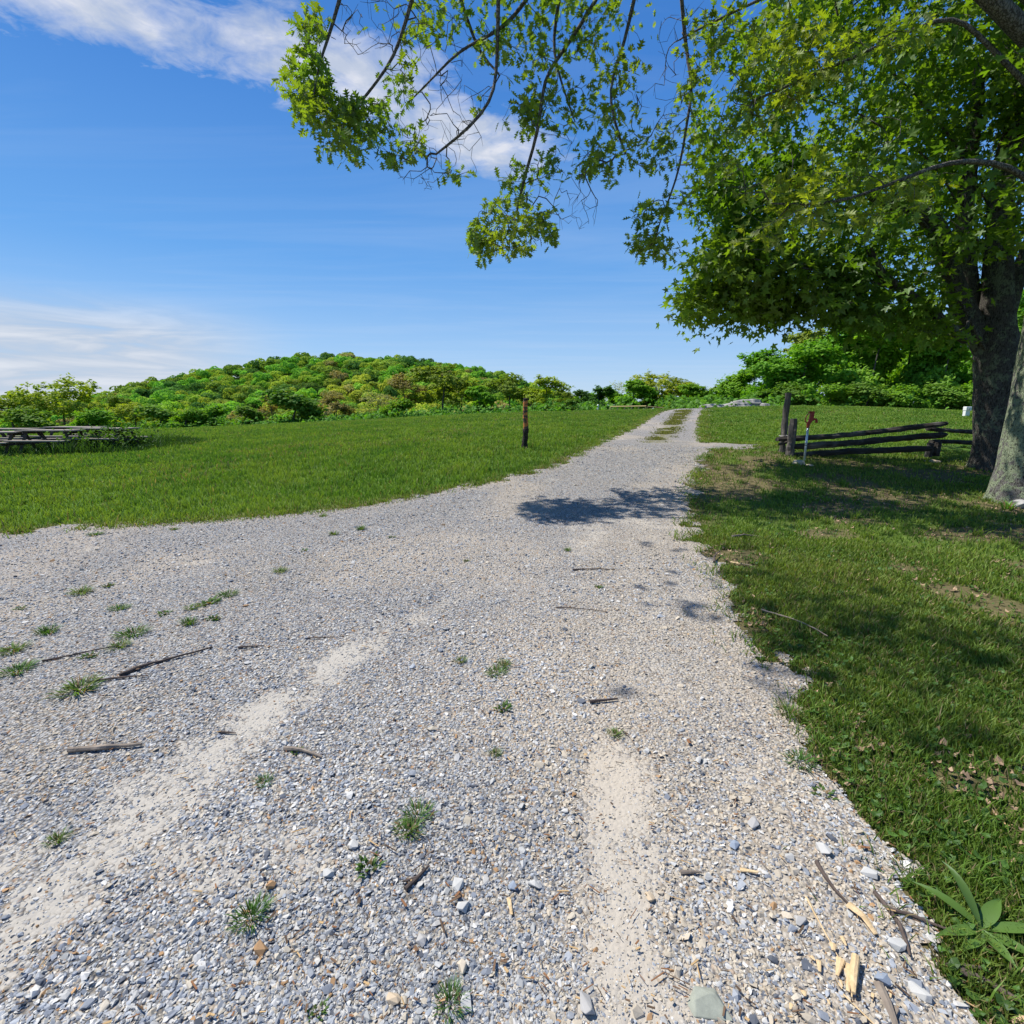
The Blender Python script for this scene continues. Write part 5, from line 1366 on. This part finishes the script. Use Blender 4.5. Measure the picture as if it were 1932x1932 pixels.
nA = math_(nt, 'ADD', math_(nt, 'MULTIPLY', noise(nt, cmb.outputs[0], 3.0, 9, .6, .5), .6), math_(nt, 'MULTIPLY', noise(nt, cmb.outputs[0], 9.0, 8, .62, .6), .42))
cf = ramp(nt, math_(nt, 'ADD', math_(nt, 'MULTIPLY', bl, .50), math_(nt, 'MULTIPLY', nA, .98)), [(.74, (0, 0, 0)), (.82, (.35, .35, .35)), (1.0, (1, 1, 1))])
# thin streaks
mp = N(nt, 'ShaderNodeMapping', Scale=(.35, 1.4, 1), Rotation=(0, 0, .5)); nt.links.new(cmb.outputs[0], mp.inputs[0])
nB = noise(nt, mp.outputs[0], .8, 6, .6, .5)
cb_ = math_(nt, 'MULTIPLY', ramp(nt, nB, [(.45, (0, 0, 0)), (.8, (1, 1, 1))]), .2)
# low layered bank at the left horizon
azm = math_(nt, 'ARCTAN2', X, Y_); hyp = math_(nt, 'ARCSINE', Z)
cm2 = nt.nodes.new('ShaderNodeCombineXYZ'); nt.links.new(math_(nt, 'MULTIPLY', azm, 3.2), cm2.inputs[0]); nt.links.new(math_(nt, 'MULTIPLY', hyp, 22.0), cm2.inputs[1])
nC = noise(nt, cm2.outputs[0], 1.6, 7, .58, .6)
def sm(nt, a, b, x):
    mr = nt.nodes.new('ShaderNodeMapRange'); mr.interpolation_type = 'SMOOTHSTEP'
    nt.links.new(x, mr.inputs[0]); mr.inputs[1].default_value = a; mr.inputs[2].default_value = b; return mr.outputs[0]
mask = math_(nt, 'MULTIPLY', sm(nt, -.34, -.62, azm), math_(nt, 'MULTIPLY', sm(nt, .185, .10, hyp), 1.0))
lowf = math_(nt, 'MULTIPLY', mask, sm(nt, .12, .52, nC))
hz = math_(nt, 'MULTIPLY', sm(nt, .24, 0.0, hyp), .2)
c1 = mix(nt, skyc, (3.8, 4.5, 5.6), cb_)
c1 = mix(nt, c1, (3.7, 4.4, 5.3), hz)
shade = mix(nt, (3.1, 3.6, 4.4), (4.7, 4.9, 5.3), sm(nt, .35, .7, nC))
c1 = mix(nt, c1, shade, math_(nt, 'MULTIPLY', lowf, .92))
cwhite = mix(nt, (3.4, 3.8, 4.6), (4.9, 5.0, 5.4), sm(nt, .4, .7, noise(nt, cmb.outputs[0], 7, 5)))
c1 = mix(nt, c1, cwhite, math_(nt, 'MULTIPLY', cf, .92))
nt.links.new(c1, bg.inputs[0]); bg.inputs[1].default_value = .10

sun = bpy.data.lights.new('sun', 'SUN'); sun.energy = 4.2; sun.angle = radians(.53); sun.color = (1, .955, .88)
so = bpy.data.objects.new('sun', sun); COL.objects.link(so)
from mathutils import Vector
so.rotation_euler = Vector(-SUN_DIR).to_track_quat('-Z', 'Y').to_euler(); so.location = (-20, 10, 40)
cam = bpy.data.cameras.new('camera'); co = bpy.data.objects.new('camera', cam); COL.objects.link(co)
co.location = (0, 0, EYE); co.rotation_euler = (pi / 2 - TH, 0, 0); cam.angle = pi / 2; cam.clip_end = 9000; cam.clip_start = .05
SC.camera = co
SC.view_settings.view_transform = 'Standard'; SC.view_settings.look = 'None'; SC.view_settings.exposure = .72; SC.view_settings.gamma = 1
SC.cycles.max_bounces = 5; SC.cycles.diffuse_bounces = 2; SC.cycles.transmission_bounces = 3; SC.cycles.glossy_bounces = 2
SC.cycles.caustics_reflective = False; SC.cycles.caustics_refractive = False
print('HILL', HILL_COUNT, 'stones', len(sx), 'cam ground', float(h(0, 0)))
